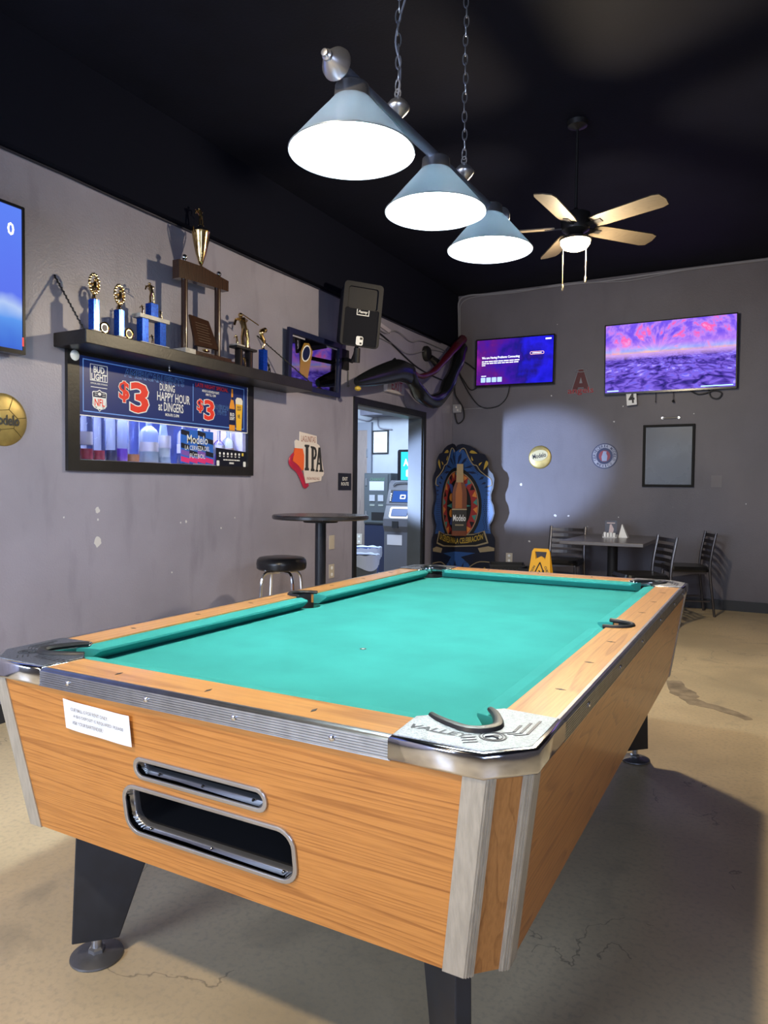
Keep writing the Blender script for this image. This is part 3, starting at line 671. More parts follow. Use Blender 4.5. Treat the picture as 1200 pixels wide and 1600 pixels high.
# blue screen mostly outside the frame
MTV = LW(.70, 2.265, .085)
o = tv('television', 1.22, .745, MTV, 'television with a blue picture cut by the left edge of the photo')
def blue_screen():
    m = bpy.data.materials.new('blue_screen'); m.use_nodes = True; N = m.node_tree.nodes; L = m.node_tree.links
    N.remove(N['Principled BSDF']); e = N.new('ShaderNodeEmission'); L.new(e.outputs[0], N['Material Output'].inputs[0]); e.inputs[1].default_value = .56
    tc = N.new('ShaderNodeTexCoord'); s = N.new('ShaderNodeSeparateXYZ'); L.new(tc.outputs['Object'], s.inputs[0])
    n = N.new('ShaderNodeTexNoise'); n.inputs['Scale'].default_value = 5; L.new(tc.outputs['Object'], n.inputs[0])
    a = N.new('ShaderNodeMath'); a.operation = 'MULTIPLY_ADD'; a.inputs[1].default_value = .18; L.new(n.outputs[0], a.inputs[0]); L.new(s.outputs[2], a.inputs[2])
    cr = N.new('ShaderNodeValToRGB'); L.new(a.outputs[0], cr.inputs[0]); E_ = cr.color_ramp.elements
    E_[0].position = .1; E_[0].color = (.04, .10, .55, 1); E_[1].position = .8; E_[1].color = (.10, .20, .80, 1)
    for p, c in ((.24, (.10, .28, .75, 1)), (.33, (.40, .52, .80, 1)), (.40, (.10, .16, .75, 1))): x = E_.new(p); x.color = c
    L.new(cr.outputs[0], e.inputs[0]); return m
screen(o, 1.22, .745, MTV, blue_screen())
part_text(o, [('0', .537, .245, .034, .060, .02)], emis('screen_white', (1, 1, 1), 1.0), 'screen_lettering', MTV, .002)
MB().b2((.590, -.330, .008), (.600, -.285, .009), MTV).build('red_mark', mk('red_mark', (.8, .02, .05), .3), o)  # small red mark at the lower right corner
# gold soccer-ball sign
def tin_ball(M, r, lines=True, tilt=0.0):
    o_ = None
    b = MB().lathe([(r*math.cos(a)*1.0 if a else r, .018*math.sin(a)) for a in [PI/2*i/6 for i in range(7)]], 40, M)
    return b
MBall = LW(1.243, 1.562, .002)
bs = thing('ball_shaped_tin_sign', (XL, 1.243, 1.562-.135), 'gold football-shaped tin sign reading Modelo under the blue television', 'sign')
tin_ball(MBall, .135).build('disc', goldtin, bs)
seam = MB(); hexr = .048
hp = [(hexr*1.5*math.cos(PI/3*i+.2), hexr*math.sin(PI/3*i+.2)*1.15) for i in range(6)]
for i in range(6):
    a, b = hp[i], hp[(i+1) % 6]; seam.tube([(a[0], a[1], .0175), (b[0], b[1], .0175)], .0016, 5, MBall)
    k = .128/math.hypot(*a); seam.tube([(a[0], a[1], .0175), (a[0]*(1+k)/2, a[1]*(1+k)/2, .0145), (a[0]*k, a[1]*k, .006)], .0016, 5, MBall)
seam.build('seams', mk('seam_brown', (.10, .07, .02), .5), bs)
part_text(bs, [('Modelo', .0, -.002, .155, .050, .03)], inkdark, 'lettering', MBall, .0205)
# framed beer mirror
PC = frame((XL+.05, 4.02, 2.265), (0, 1, 0), (.035, 0, 1)); PW, PH = .795, .475
o = thing('framed_bar_mirror', (XL+.05, 4.02, 2.03), 'blue-black framed glass beer picture reflecting the sunset television', 'picture')
f = MB(); f.mesh(curve_mesh([[(-PW/2, -PH/2), (PW/2, -PH/2), (PW/2, PH/2), (-PW/2, PH/2)], [(-PW/2+.045, -PH/2+.045), (PW/2-.045, -PH/2+.045), (PW/2-.045, PH/2-.045), (-PW/2+.045, PH/2-.045)]], .03, .004), PC); f.build('frame', mk('blue_black_frame', (.010, .014, .050), .3), o)
mir = mk('dark_mirror', (.26, .24, .30), .03, 1.0)
MB().b2((-PW/2+.04, -PH/2+.04, -.012), (PW/2-.04, PH/2-.04, -.004), PC).build('mirror_glass', mir, o)
MB().prism([(-.22, -.10), (-.10, -.13), (-.04, .10), (-.10, .16), (-.17, .15), (-.21, .08)], -.004, -.003, PC).build('printed_beer_glass', mk('beer_glass_print', (.42, .24, .05), .25, .3), o)
MB().lathe([(.055, -.003), (.055, -.002)], 24, PC @ T(-.135, .07, 0) @ RZ(-.6), sy=1.4).build('printed_oval_edge', white, o)
MB().lathe([(.045, -.002), (.045, -.001)], 24, PC @ T(-.135, .07, 0) @ RZ(-.6), sy=1.45).build('printed_oval', navy2, o)
MB().b2((-PW/2+.05, PH/2-.062, -.003), (-.16, PH/2-.050, -.002), PC).b2((.17, PH/2-.062, -.003), (PW/2-.06, PH/2-.050, -.002), PC).build('printed_bars', mk('bar_grey', (.35, .35, .45), .3), o)
# IPA sign
MI = LW(3.995, 1.475, .004)
o = thing('beer_sign', (XL, 3.995, 1.26), 'cut-out IPA beer sign with red ribbon and pint, right of the hatch', 'sign')
cream = mk('cream_print', (.72, .66, .66), .4)
body = [(-.165, .205), (.095, .165), (.098, .075), (.145, .060), (.175, .02), (.205, -.085), (.268, -.150), (.235, -.175), (.215, -.178), (.20, -.195), (-.055, -.190), (-.075, -.130), (-.10, -.10), (-.19, -.05), (-.17, .06), (-.19, .08)]
body = [(-.14, .215), (.115, .195), (.120, .130), (.160, .115), (.175, .06), (.235, -.125), (.215, -.150), (.200, -.150), (.190, -.190), (-.05, -.215), (-.07, -.150), (-.10, -.02), (-.12, .08), (-.145, .10)]
MB().prism(body, 0, .005, MI).build('panel', cream, o)
MB().prism([(-.20, .085), (-.10, .085), (-.075, .02), (-.08, -.10), (-.15, -.12), (-.245, -.075), (-.225, .02)], .0, .008, MI).build('printed_pint', mk('orange_print', (.80, .13, .03), .4), o)
MB().prism([(-.215, .13), (-.19, .145), (-.10, .125), (-.10, .075), (-.205, .075)], .0, .009, MI).build('printed_foam', cream, o)
rb = smooth([(-.215, .03, .010), (-.265, -.02, .011), (-.25, -.055, .012), (-.16, -.10, .012), (-.10, -.17, .012), (-.06, -.235, .011), (-.005, -.225, .010)], 5)
MB().tube(rb, [.012+.022*math.sin(PI*i/(len(rb)-1)) for i in range(len(rb))], 8, MI @ Matrix.Diagonal((1, 1, .35, 1))).build('ribbon', mk('crimson_print', (.42, .02, .06), .35), o)
def slab_letter(polys, dx):
    MB().mesh(curve_mesh([[(x*1.0+dx, y_) for x, y_ in p_] for p_ in polys], .0012), MI @ T(0, 0, .0062)).build('big_letter', inkdark, o)
slab_letter([[(-.032, -.105), (.030, -.105), (.030, -.088), (.020, -.080), (.020, .088), (.034, .098), (.034, .112), (-.030, .112), (-.040, .098), (-.020, .088), (-.020, -.080), (-.032, -.088)]], -.032)
slab_letter([[(-.032, -.110), (.026, -.110), (.026, -.095), (.012, -.085), (.012, -.012), (.040, -.004), (.058, .030), (.056, .070), (.040, .094), (.010, .102), (-.036, .104), (-.036, .092), (-.022, .082), (-.022, -.085), (-.032, -.095)], [(.012, .010), (.026, .022), (.032, .045), (.026, .070), (.012, .082)]], .058)
slab_letter([[(-.052, -.112), (-.010, -.112), (-.010, -.100), (-.022, -.094), (-.012, -.050), (.016, -.050), (.020, -.094), (.006, -.100), (.006, -.112), (.070, -.112), (.070, -.100), (.056, -.094), (.022, .098), (-.008, .098), (-.040, -.094), (-.052, -.100)], [(-.006, -.032), (.012, -.032), (.004, .020)]], .150)
part_text(o, [('LAGUNITAS', -.010, .160, .215, .050, 0), ('INDIA PALE ALE', .065, -.172, .19, .022, 0)], mk('brown_print', (.30, .09, .07), .5), 'small_letters', MI, .0062)
# exit route sign
ME = LW(4.587, 1.282, .0); o = thing('exit_route_sign', (XL, 4.587, 1.2), 'small black EXIT ROUTE plate beside the doorway', 'sign')
MB().b2((-.112, -.078, 0), (.112, .078, .006), ME).build('plate', black_gloss, o)
part_text(o, [('EXIT', 0, .026, .09, .030, .02), ('ROUTE', 0, -.020, .13, .030, .02)], white, 'lettering', ME, .0068)
# EXIT sign over the door
MX = LW(5.515, 2.272, .0); o = thing('exit_sign', (XL, 5.515, 2.2), 'white EXIT sign with red letters half hidden behind the black banner tube', 'sign')
MB().b2((-.19, -.072, 0), (.19, .072, .045), MX).build('housing', mk('exit_white', (.50, .47, .52), .5), o, bevel=.004)
part_text(o, [('EXIT', .02, .005, .24, .095, 0)], mk('exit_red', (.45, .03, .05), .5), 'lettering', MX, .0458)
MB().tube(smooth([(XL+.01, 5.74, 2.22), (XL+.01, 5.78, 2.13), (XL+.01, 5.83, 2.085)], 4), .003, 5).build('cord', grey_ink, o)
# switch plates
def plate(M, w_, h_, name, label, outlet=True, mat=None):
    o = thing(name, (M.translation.x, M.translation.y, M.translation.z-h_/2), label, 'outlet' if outlet else 'wall plate')
    MB().b2((-w_/2, -h_/2, 0), (w_/2, h_/2, .006), M).build('cover', mat or mk('ivory_plate', (.50, .45, .40), .5), o, bevel=.002)
    if outlet:
        for s in (-1, 1): MB().lathe([(.016, .006), (.016, .009), (0, .009)], 14, M @ T(0, s*h_*.24, 0)).build('socket', white, o)
    return o
plate(LW(4.372, .735), .085, .125, 'blank_wall_plate', 'blank tan wall plate beside the tall round table post', False)
plate(LW(4.372, .475), .085, .125, 'wall_outlet', 'white double outlet under the tan plate beside the tall round table')
plate(BW(-.99, .41), .08, .12, 'wall_outlet', 'double outlet on the back wall right of the painted cutout')
plate(LW(6.72, .80, .02), .10, .16, 'wall_outlet', 'grey outlet box between the doorway and the painted cutout')
# loudspeaker
sp_c = Vector((-1.36, 4.21, 2.685))
ax = Vector((.62, -.78, -.20)).normalized()    # where it faces
rt = Vector((.666, .746, -.055)).normalized()
SM = frame(sp_c, rt, (.05, -.10, 1))
ax = SM.to_3x3() @ Vector((0, 0, 1))
o = thing('loudspeaker', sp_c, 'dark loudspeaker tilted on a wall bracket above the doorway', 'loudspeaker')
cas = mk('speaker_plastic', (.010, .011, .018), .55, spec=.25, noise=.2)
grl = mk('speaker_grille', (.004, .005, .011), .6, spec=.15, bump=1.0, bscale=300)
SW, SH = .350, .530
sb = MB(); fr_ = rrect(SW, SH, .035, 4); bk = [(x*.72, y_*.86) for x, y_ in fr_]
sb.hexa([(x, y_, -.26) for x, y_ in bk], [(x, y_, .0) for x, y_ in fr_], SM); sb.build('cabinet', cas, o)
hr = MB(); hr.mesh(curve_mesh([rrect(SW, SH, .035, 4), rrect(SW-.09, .175, .02, 4, cy=.135), rrect(SW-.055, .300, .012, 4, cy=-.105)], .018, .004), SM @ T(0, 0, .008)); hr.build('front_frame', cas, o)
hn = MB(); a_ = rrect(SW-.09, .175, .02, 4, cy=.135); b_ = rrect(.08, .05, .01, 4, cy=.135)
hn.raw([(x, y_, .004) for x, y_ in a_]+[(x, y_, -.08) for x, y_ in b_], [(i, (i+1) % len(a_), len(a_)+(i+1) % len(a_), len(a_)+i) for i in range(len(a_))]+[list(range(len(a_), 2*len(a_)))], SM); hn.build('horn', grl, o)  # darker grille material puts the recess's shade into the horn
MB().b2((-(SW-.055)/2, -.255, .001), ((SW-.055)/2, .045, .010), SM).build('grille', grl, o)
rect_line(MB(), -.055, -.035, .055, .020, .006, SM @ T(0.01, 0.03, .010)).build('badge_frame', white, o)
part_text(o, [('Peavey', .010, .022, .08, .028, .02, .3)], white, 'badge', SM, .0125)
MB().mesh(curve_mesh([rrect(.062, .075, .014)], .002), SM @ T(.0, -.215, .012)).build('sticker', white, o)
MB().b2((.002, -.205, .013), (.026, -.185, .014), SM).b2((.002, -.243, .013), (.020, -.228, .014), SM).build('sticker_print', inkdark, o)
bk_ = MB(); bk_.tube([sp_c+Vector((-.05, .02, -.24)), sp_c+Vector((-.09, .05, -.32)), (XL+.16, 4.44, 2.35), (XL+.08, 4.48, 2.38), (XL+.01, 4.48, 2.38)], .018, 8); bk_.tube([sp_c+Vector((-.05, .02, -.27)), sp_c+Vector((-.06, .03, -.39))], .028, 10); bk_.build('bracket_arm', blackmat, o)
MB().b2((-.13, -.09, 0), (.13, .09, .02), LW(4.49, 2.395)).build('bracket_plate', blackmat, o)
MB().tube([(XL+.012, 4.62, 2.30), (XL+.012, 4.62, 2.18)], .006, 6).ball((XL+.012, 4.62, 2.165), .012, 8).build('hanging_plug', grey_ink, o)
# small round device above the door
o = thing('wall_speaker', (XL, 6.30, 2.68), 'small black round device on the left wall near the corner', 'speaker')
MB().lathe([(.085, 0), (.085, .03), (.070, .05), (.02, .056), (0, .05)], 20, LW(6.30, 2.74)).build('housing', blackmat, o)
MB().tube([(XL+.05, 6.34, 2.70), (XL+.10, 6.42, 2.64)], [.035, .05], 12).build('nozzle', black_gloss, o)
# emergency-style white bracket bits and loose cables at the left corner
def cable(pts, r, label, mat, name='loose_cable', k=6):
    b = MB().tube(smooth(pts, k), r, 6).build(name, mat); return prop(b, label, 'cable')
cg = mk('grey_cable', (.22, .22, .26), .5); cd = mk('dark_cable', (.010, .010, .013), .5)
cable([(XL+.02, 4.95, 2.85), (XL+.02, 5.3, 2.78), (XL+.03, 5.55, 2.845), (XL+.02, 5.9, 2.80), (XL+.02, 6.2, 2.86), (XL+.02, 6.9, 2.86)], .005, 'grey cable sagging along the wall top between loudspeaker and corner', cg)
cable([(XL+.015, 5.0, 2.72), (XL+.015, 5.5, 2.70), (XL+.03, 5.85, 2.66), (XL+.02, 6.4, 2.80), (XL+.02, 6.85, 2.84)], .004, 'second thin cable hanging below the grey one beside the loudspeaker', cg)
cable([(XL+.012, 4.85, 2.83), (XL+.012, 5.4, 2.72), (XL+.012, 6.1, 2.55), (XL+.012, 6.9, 2.50)], .008, 'dark straight cable slanting down behind the round wall device', cd)
pl_ = MB().b2((-.11, -.02, 0), (.11, .02, .02), LW(5.32, 2.83) @ RZ(-.15)).build('light_bracket', mk('pale_plastic', (.45, .42, .52), .5)); prop(pl_, 'small pale bracket on the wall right of the loudspeaker', 'bracket')
cable([(-1.66, YB-.015, 2.98), (-1.67, YB-.015, 3.3), (-1.665, YB-.02, 3.49), (-1.55, YB-.03, 3.545), (-1.2, YB-.02, 3.535), (-.3, YB-.02, 3.53), (.1, YB-.02, 3.52), (.8, YB-.02, 3.535), (1.5, YB-.02, 3.54), (2.6, YB-.02, 3.53)], .011, 'pale cable clipped along the top of the back wall', cg)
cable([(-1.64, YB-.03, 2.98), (-1.645, YB-.03, 3.3), (-1.63, YB-.03, 3.46), (-1.45, YB-.03, 3.52), (-.9, YB-.03, 3.515), (-.35, YB-.03, 3.545), (.3, YB-.03, 3.49), (1.0, YB-.03, 3.53), (2.6, YB-.03, 3.515)], .007, 'thinner pale cable running beside the one on the back wall top', cg)
cable([(-1.40, YB-.05, 2.62), (-1.52, YB-.03, 2.72), (-1.70, YB-.03, 2.83)], .006, 'dark cord from the message television up into the corner', cd)
cable([(-1.36, YB-.05, 2.50), (-1.42, YB-.02, 2.44), (-1.50, YB-.02, 2.42), (-1.58, YB-.02, 2.52), (-1.68, YB-.02, 2.70), (-1.70, YB-.02, 2.9)], .006, 'dark cord looping low beside the left edge of the message television', cd)
cable([(-1.0, YB-.05, 2.45), (-1.05, YB-.02, 2.30), (-1.18, YB-.02, 2.20), (-1.40, YB-.02, 2.23), (-1.62, YB-.02, 2.55), (-1.70, YB-.02, 2.78)], .006, 'long thin cord swinging under the message television', cd)
cable([(-1.70, YB-.03, 2.62), (-1.69, YB-.05, 2.38), (-1.60, YB-.03, 2.22), (-1.58, YB-.03, 2.08), (-1.66, YB-.03, 2.02), (-1.70, YB-.03, 2.14)], .008, 'black cord curling down the corner to the junction box', cd)
o = thing('junction_box', (-1.67, YB-.02, 2.15), 'small metal junction box in the corner above the painted cutout', 'electrical box')
MB().b2((-.055, -.05, 0), (.055, .05, .03), BW(-1.672, 2.20)).build('box', mk('box_grey', (.30, .30, .34), .4, .3), o, bevel=.003)
MB().tube([(-1.62, YB-.01, 2.19), (-1.20, YB-.01, 2.195)], .006, 6).build('conduit', cg, o)
MB().lathe([(.012, .03), (.012, .036)], 10, BW(-1.68, 2.215)).lathe([(.012, .03), (.012, .036)], 10, BW(-1.66, 2.18)).build('knockout', chrome, o)

# deflated inflatable advertising tube hung in the corner
o = thing('inflatable_tube', (-1.55, 5.5, 2.1), 'black and dark red plastic inflatable hanging across the corner above the doorway', 'inflatable')
plas = mk('black_film', (.007, .008, .010), .22, bump=.9, bscale=9); plr = mk('dark_red_film', (.06, .004, .012), .3, bump=.8, bscale=10)
p = smooth([(-1.50, 4.37, 2.155), (-1.50, 4.62, 2.225), (-1.50, 4.95, 2.315), (-1.50, 5.20, 2.375), (-1.50, 5.42, 2.37)], 5)
MB().tube(p, [.035+.075*math.sin(min(1, i/(len(p)-1)*1.15)*PI*.62) for i in range(len(p))], 12, flat=.7).build('nozzle', plas, o)
MB().tube(smooth([(-1.50, 4.85, 2.30), (-1.50, 5.02, 2.405), (-1.50, 5.13, 2.46), (-1.50, 5.16, 2.39), (-1.50, 5.40, 2.40)], 4), [.03]*8+[.012]*5+[.05]*4, 8, flat=.4).build('flap', plas, o)
p = smooth([(-1.50, 5.36, 2.39), (-1.50, 5.50, 2.30), (-1.50, 5.68, 2.20), (-1.50, 5.95, 2.155), (-1.50, 6.22, 2.24), (-1.50, 6.42, 2.42), (-1.50, 6.60, 2.62), (-1.52, 6.78, 2.80), (-1.55, 6.88, 2.885)], 6)
MB().tube(p, [.074+.007*math.sin(i*.7) for i in range(len(p))], 12).build('looped_tube', plas, o)
p = smooth([(-1.44, 5.40, 2.37), (-1.46, 5.62, 2.375), (-1.48, 5.95, 2.47), (-1.50, 6.30, 2.66), (-1.50, 6.60, 2.85), (-1.52, 6.85, 2.98)], 6)
MB().tube(p, [.020+.003*math.sin(i*1.1)+.0011*i for i in range(len(p))], 10).build('red_strip', plr, o, label='dark red plastic strip')
MB().tube([(-1.55, 6.86, 2.87), (-1.62, 6.95, 2.93), (-1.70, 7.02, 2.941)], [.06, .05, .02], 10).build('tied_end', plas, o)
MB().ball((-1.50, 4.40, 2.10), .028, 10, None, (1, 1.3, .8)).build('yellow_tip', mk('yellow_tape', (.55, .38, .05), .5), o)

# ---------------------------------------------------------------- back wall
MT1 = BW(-.945, 2.710, .07) 
MT1 = frame((-.945, YB-.075, 2.710), (1, 0, -.012), (0, 0, 1))
o = tv('television', .945, .562, MT1, 'smaller back wall television showing a connection message on purple clouds')
def nebula():
    m = bpy.data.materials.new('message_screen'); m.use_nodes = True; N = m.node_tree.nodes; L = m.node_tree.links
    N.remove(N['Principled BSDF']); e = N.new('ShaderNodeEmission'); L.new(e.outputs[0], N['Material Output'].inputs[0]); e.inputs[1].default_value = .56
    tc = N.new('ShaderNodeTexCoord'); n = N.new('ShaderNodeTexNoise'); n.inputs['Scale'].default_value = 5; n.inputs['Detail'].default_value = 8; L.new(tc.outputs['Object'], n.inputs[0])
    s = N.new('ShaderNodeSeparateXYZ'); L.new(tc.outputs['Object'], s.inputs[0])
    a = N.new('ShaderNodeMath'); a.operation = 'MULTIPLY_ADD'; a.inputs[1].default_value = .62; a.inputs[2].default_value = .34; L.new(s.outputs[0], a.inputs[0])
    b = N.new('ShaderNodeMath'); b.operation = 'ADD'; L.new(a.outputs[0], b.inputs[0]); 
    n5 = N.new('ShaderNodeMath'); n5.operation = 'MULTIPLY_ADD'; n5.inputs[1].default_value = .9; n5.inputs[2].default_value = -.30; L.new(n.outputs[0], n5.inputs[0]); L.new(n5.outputs[0], b.inputs[1])
    cr = N.new('ShaderNodeValToRGB'); L.new(b.outputs[0], cr.inputs[0]); E_ = cr.color_ramp.elements
    E_[0].position = .05; E_[0].color = (.28, .02, .30, 1); E_[1].position = .95; E_[1].color = (.01, .01, .45, 1)
    for p, c in ((.25, (.10, .01, .22, 1)), (.42, (.045, .01, .35, 1)), (.55, (.015, .01, .22, 1)), (.72, (.02, .015, .75, 1))): x = E_.new(p); x.color = c
    L.new(cr.outputs[0], e.inputs[0]); return m
screen(o, .945, .562, MT1, nebula())
ew = emis('screen_white_text', (.85, .88, 1), .9)
part_text(o, [('We are Having Problems Connecting', -.165, .055, .46, .034, .02), ], ew, 'screen_lettering', MT1, .002)
bm_ = MB()
for (a, b, c, d) in ((-.395, .075, .016, .011), (-.395, .06, -.007, .011), (-.395, -.35, -.029, .010), (-.40, -.335, -.155, .009), (.215, .325, .082, .009), (.365, .435, .235, .018)): bars(bm_, MT1, a, b, c, d, .002)
bm_.build('screen_small_print', ew, o)
tl_ = MB()
for i in range(4): tl_.mesh(curve_mesh([rrect(.056, .056, .006, cx=-.375+i*.068, cy=-.200)], .0006), MT1 @ T(0, 0, .002))
tl_.build('screen_buttons', emis('screen_blue_tile', (.35, .5, .9), .8), o)
bb = MB(); bb.mesh(curve_mesh([rrect(.165, .034, .015, cx=.27, cy=.082), rrect(.155, .024, .011, cx=.27, cy=.082)], .0006), MT1 @ T(0, 0, .002)); bb.build('screen_pill', emis('screen_pill', (.8, .45, .45), .9), o)
# sunset TV
MT2 = frame((.735, YB-.085, 2.645), (1, 0, .004), (0, -.02, 1)); TW, TH = 1.305, .755
o = tv('television', TW, TH, MT2, 'large back wall television showing a violet sunset over rocky shallows', bez=.012)
def sunset():
    m = bpy.data.materials.new('sunset_screen'); m.use_nodes = True; N = m.node_tree.nodes; L = m.node_tree.links
    N.remove(N['Principled BSDF']); e = N.new('ShaderNodeEmission'); L.new(e.outputs[0], N['Material Output'].inputs[0]); e.inputs[1].default_value = .56
    tc = N.new('ShaderNodeTexCoord'); s = N.new('ShaderNodeSeparateXYZ'); L.new(tc.outputs['Object'], s.inputs[0])
    def math_(op, a, b=None, c=None, clamp=False):
        n = N.new('ShaderNodeMath'); n.operation = op; n.use_clamp = clamp
        for i, q in enumerate((a, b, c)):
            if q is None: continue
            if isinstance(q, (int, float)): n.inputs[i].default_value = q
            else: L.new(q, n.inputs[i])
        return n.outputs[0]
    X, Z = s.outputs[0], s.outputs[2]        # object origin: middle of bottom edge
    # sky: radiating streaks
    zc = math_('SUBTRACT', Z, .40)
    ang = math_('ARCTAN2', math_('MAXIMUM', zc, .001), math_('ADD', X, .12))
    rad = math_('SQRT', math_('ADD', math_('MULTIPLY', zc, zc), math_('MULTIPLY', X, X)))
    cv = N.new('ShaderNodeCombineXYZ'); L.new(math_('MULTIPLY', ang, 1.5), cv.inputs[0]); L.new(math_('MULTIPLY', rad, 3.4), cv.inputs[1])
    n1 = N.new('ShaderNodeTexNoise'); n1.inputs['Scale'].default_value = 2.1; n1.inputs['Detail'].default_value = 9; n1.inputs['Roughness'].default_value = .62; n1.inputs['Distortion'].default_value = .2; L.new(cv.outputs[0], n1.inputs[0])
    cr = N.new('ShaderNodeValToRGB'); L.new(n1.outputs[0], cr.inputs[0]); E_ = cr.color_ramp.elements
    E_[0].position = .30; E_[0].color = (.12, .07, .75, 1); E_[1].position = .75; E_[1].color = (.45, .20, .95, 1)
    for p, c in ((.44, (.20, .10, .80, 1)), (.54, (.45, .22, .85, 1)), (.61, (.90, .10, .40, 1)), (.66, (.85, .30, .65, 1))): x = E_.new(p); x.color = c
    # horizon glow
    hz = N.new('ShaderNodeValToRGB'); L.new(math_('MULTIPLY', zc, 4.0), hz.inputs[0]); E_ = hz.color_ramp.elements
    E_[0].position = 0; E_[0].color = (.95, .35, .18, 1); E_[1].position = 1; E_[1].color = (.3, .1, .8, 1)
    for p, c in ((.10, (1, .55, .25, 1)), (.22, (.40, .60, .95, 1)), (.45, (.80, .35, .85, 1))): x = E_.new(p); x.color = c
    f = math_('SUBTRACT', 1.0, math_('MULTIPLY', zc, 5.2), clamp=True)
    nf = N.new('ShaderNodeTexNoise'); nf.inputs['Scale'].default_value = 4; nf.inputs['Detail'].default_value = 5; L.new(tc.outputs['Object'], nf.inputs[0])
    f = math_('MULTIPLY', f, math_('MULTIPLY_ADD', nf.outputs[0], 2.0, -.2, clamp=True))
    sky = N.new('ShaderNodeMix'); sky.data_type = 'RGBA'; L.new(f, sky.inputs[0]); L.new(cr.outputs[0], sky.inputs[6]); L.new(hz.outputs[0], sky.inputs[7])
    # water with round pools, growing towards the bottom
    dep = math_('DIVIDE', .10, math_('ADD', math_('SUBTRACT', .44, Z), .03))
    cw = N.new('ShaderNodeCombineXYZ'); L.new(math_('MULTIPLY', math_('MULTIPLY', X, dep), 26.0), cw.inputs[0]); L.new(math_('MULTIPLY', dep, 13.0), cw.inputs[1])
    vo = N.new('ShaderNodeTexVoronoi'); vo.feature = 'DISTANCE_TO_EDGE'; vo.inputs['Scale'].default_value = 1.0; L.new(cw.outputs[0], vo.inputs[0])
    wn = N.new('ShaderNodeTexNoise'); wn.inputs['Scale'].default_value = 2.2; wn.inputs['Detail'].default_value = 8; wn.inputs['Distortion'].default_value = 1.5
    mpw = N.new('ShaderNodeMapping'); mpw.inputs['Scale'].default_value = (2.5, 1, 7); L.new(tc.outputs['Object'], mpw.inputs[0]); L.new(mpw.outputs[0], wn.inputs[0])
    wr = N.new('ShaderNodeValToRGB'); L.new(math_('ADD', math_('MULTIPLY', vo.outputs[0], 1.0), math_('MULTIPLY_ADD', wn.outputs[0], 1.3, -.38)), wr.inputs[0]); E_ = wr.color_ramp.elements
    E_[0].position = .10; E_[0].color = (.02, .015, .14, 1); E_[1].position = .85; E_[1].color = (.30, .28, .95, 1)
    for p, c in ((.30, (.09, .05, .42, 1)), (.45, (.22, .13, .72, 1)), (.60, (.14, .12, .80, 1)), (.72, (.50, .35, .90, 1))): x = E_.new(p); x.color = c
    wf = math_('MULTIPLY', math_('SUBTRACT', Z, .36, clamp=True), 18.0, clamp=True)
    wat = N.new('ShaderNodeMix'); wat.data_type = 'RGBA'; L.new(math_('MULTIPLY', wf, .7), wat.inputs[0]); L.new(wr.outputs[0], wat.inputs[6]); wat.inputs[7].default_value = (.75, .45, .85, 1)
    st_ = math_('GREATER_THAN', Z, .425)
    al = N.new('ShaderNodeMix'); al.data_type = 'RGBA'; L.new(st_, al.inputs[0]); L.new(wat.outputs[2], al.inputs[6]); L.new(sky.outputs[2], al.inputs[7])
    L.new(al.outputs[2], e.inputs[0]); return m
screen(o, TW, TH, MT2, sunset(), .012)
sc_ = MB().b2((-.62, -.345, .0016), (-.50, -.335, .002), MT2).b2((.32, -.345, .0016), (.62, -.335, .002), MT2); sc_.build('screen_caption_bars', emis('screen_caption', (.4, .75, 1), .9), o)
o = thing('number_card', (.375, YB-.1, 2.15), 'white card with a black figure 4 hanging under the sunset television', 'card')
MN = frame((.372, YB-.072, 2.222), (1, 0, .08), (-.08, 0, 1))
MB().b2((-.052, -.078, 0), (.052, .078, .004), MN).build('card', paper, o)
part_text(o, [('4', 0, 0, .055, .105, .03)], inkdark, 'figure', MN, .005)
cable([(.93, YB-.05, 2.29), (1.02, YB-.03, 2.235), (1.10, YB-.03, 2.24), (1.18, YB-.03, 2.262), (1.25, YB-.03, 2.235), (1.22, YB-.03, 2.18), (1.15, YB-.03, 2.20), (1.12, YB-.03, 2.30)], .007, 'black cord looping under the right half of the sunset television', cd)
for (x, z0, z1, lb) in ((.615, 2.23, 2.17, 'thin pull string under the middle of the sunset television'), (.79, 2.26, 2.17, 'pull string with a dark knob under the sunset television')):
    b = MB().tube([(x, YB-.05, z0+.04), (x, YB-.05, z1)], .003, 5).ball((x, YB-.05, z1), .014 if x > .7 else .007, 8).build('pull_string', cd); prop(b, lb, 'cord')
o = thing('wall_rail', (.76, YB-.02, 1.99), 'small chrome bar screwed on the wall above the framed board', 'rail')
MB().tube([(.68, YB-.025, 1.998), (.85, YB-.025, 2.0)], .007, 8).build('bar', steel, o)
for x in (.685, .845): MB().lathe([(.012, 0), (.012, .028)], 10, BW(x, 1.999)).build('mount', steel, o)
# framed board
FM = frame((.750, YB-.018, 1.598), (1, 0, 0), (0, -.01, 1)); fw, fh = .515, .662
o = thing('framed_board', (.75, YB-.02, 1.27), 'black-framed blank grey glossy board on the back wall', 'board')
f = MB(); f.mesh(curve_mesh([rrect(fw, fh, .003), rrect(fw-.05, fh-.05, .002)], .03, .003), FM); f.build('frame', mk('board_frame_black', (.008, .008, .009), .6, spec=.2), o)
MB().b2((-fw/2+.02, -fh/2+.02, -.012), (fw/2-.02, fh/2-.02, -.004), FM).build('panel', mk('dull_metal_sheet', (.085, .085, .10), .28, spec=.3, rvar=.06, nscale=4), o)
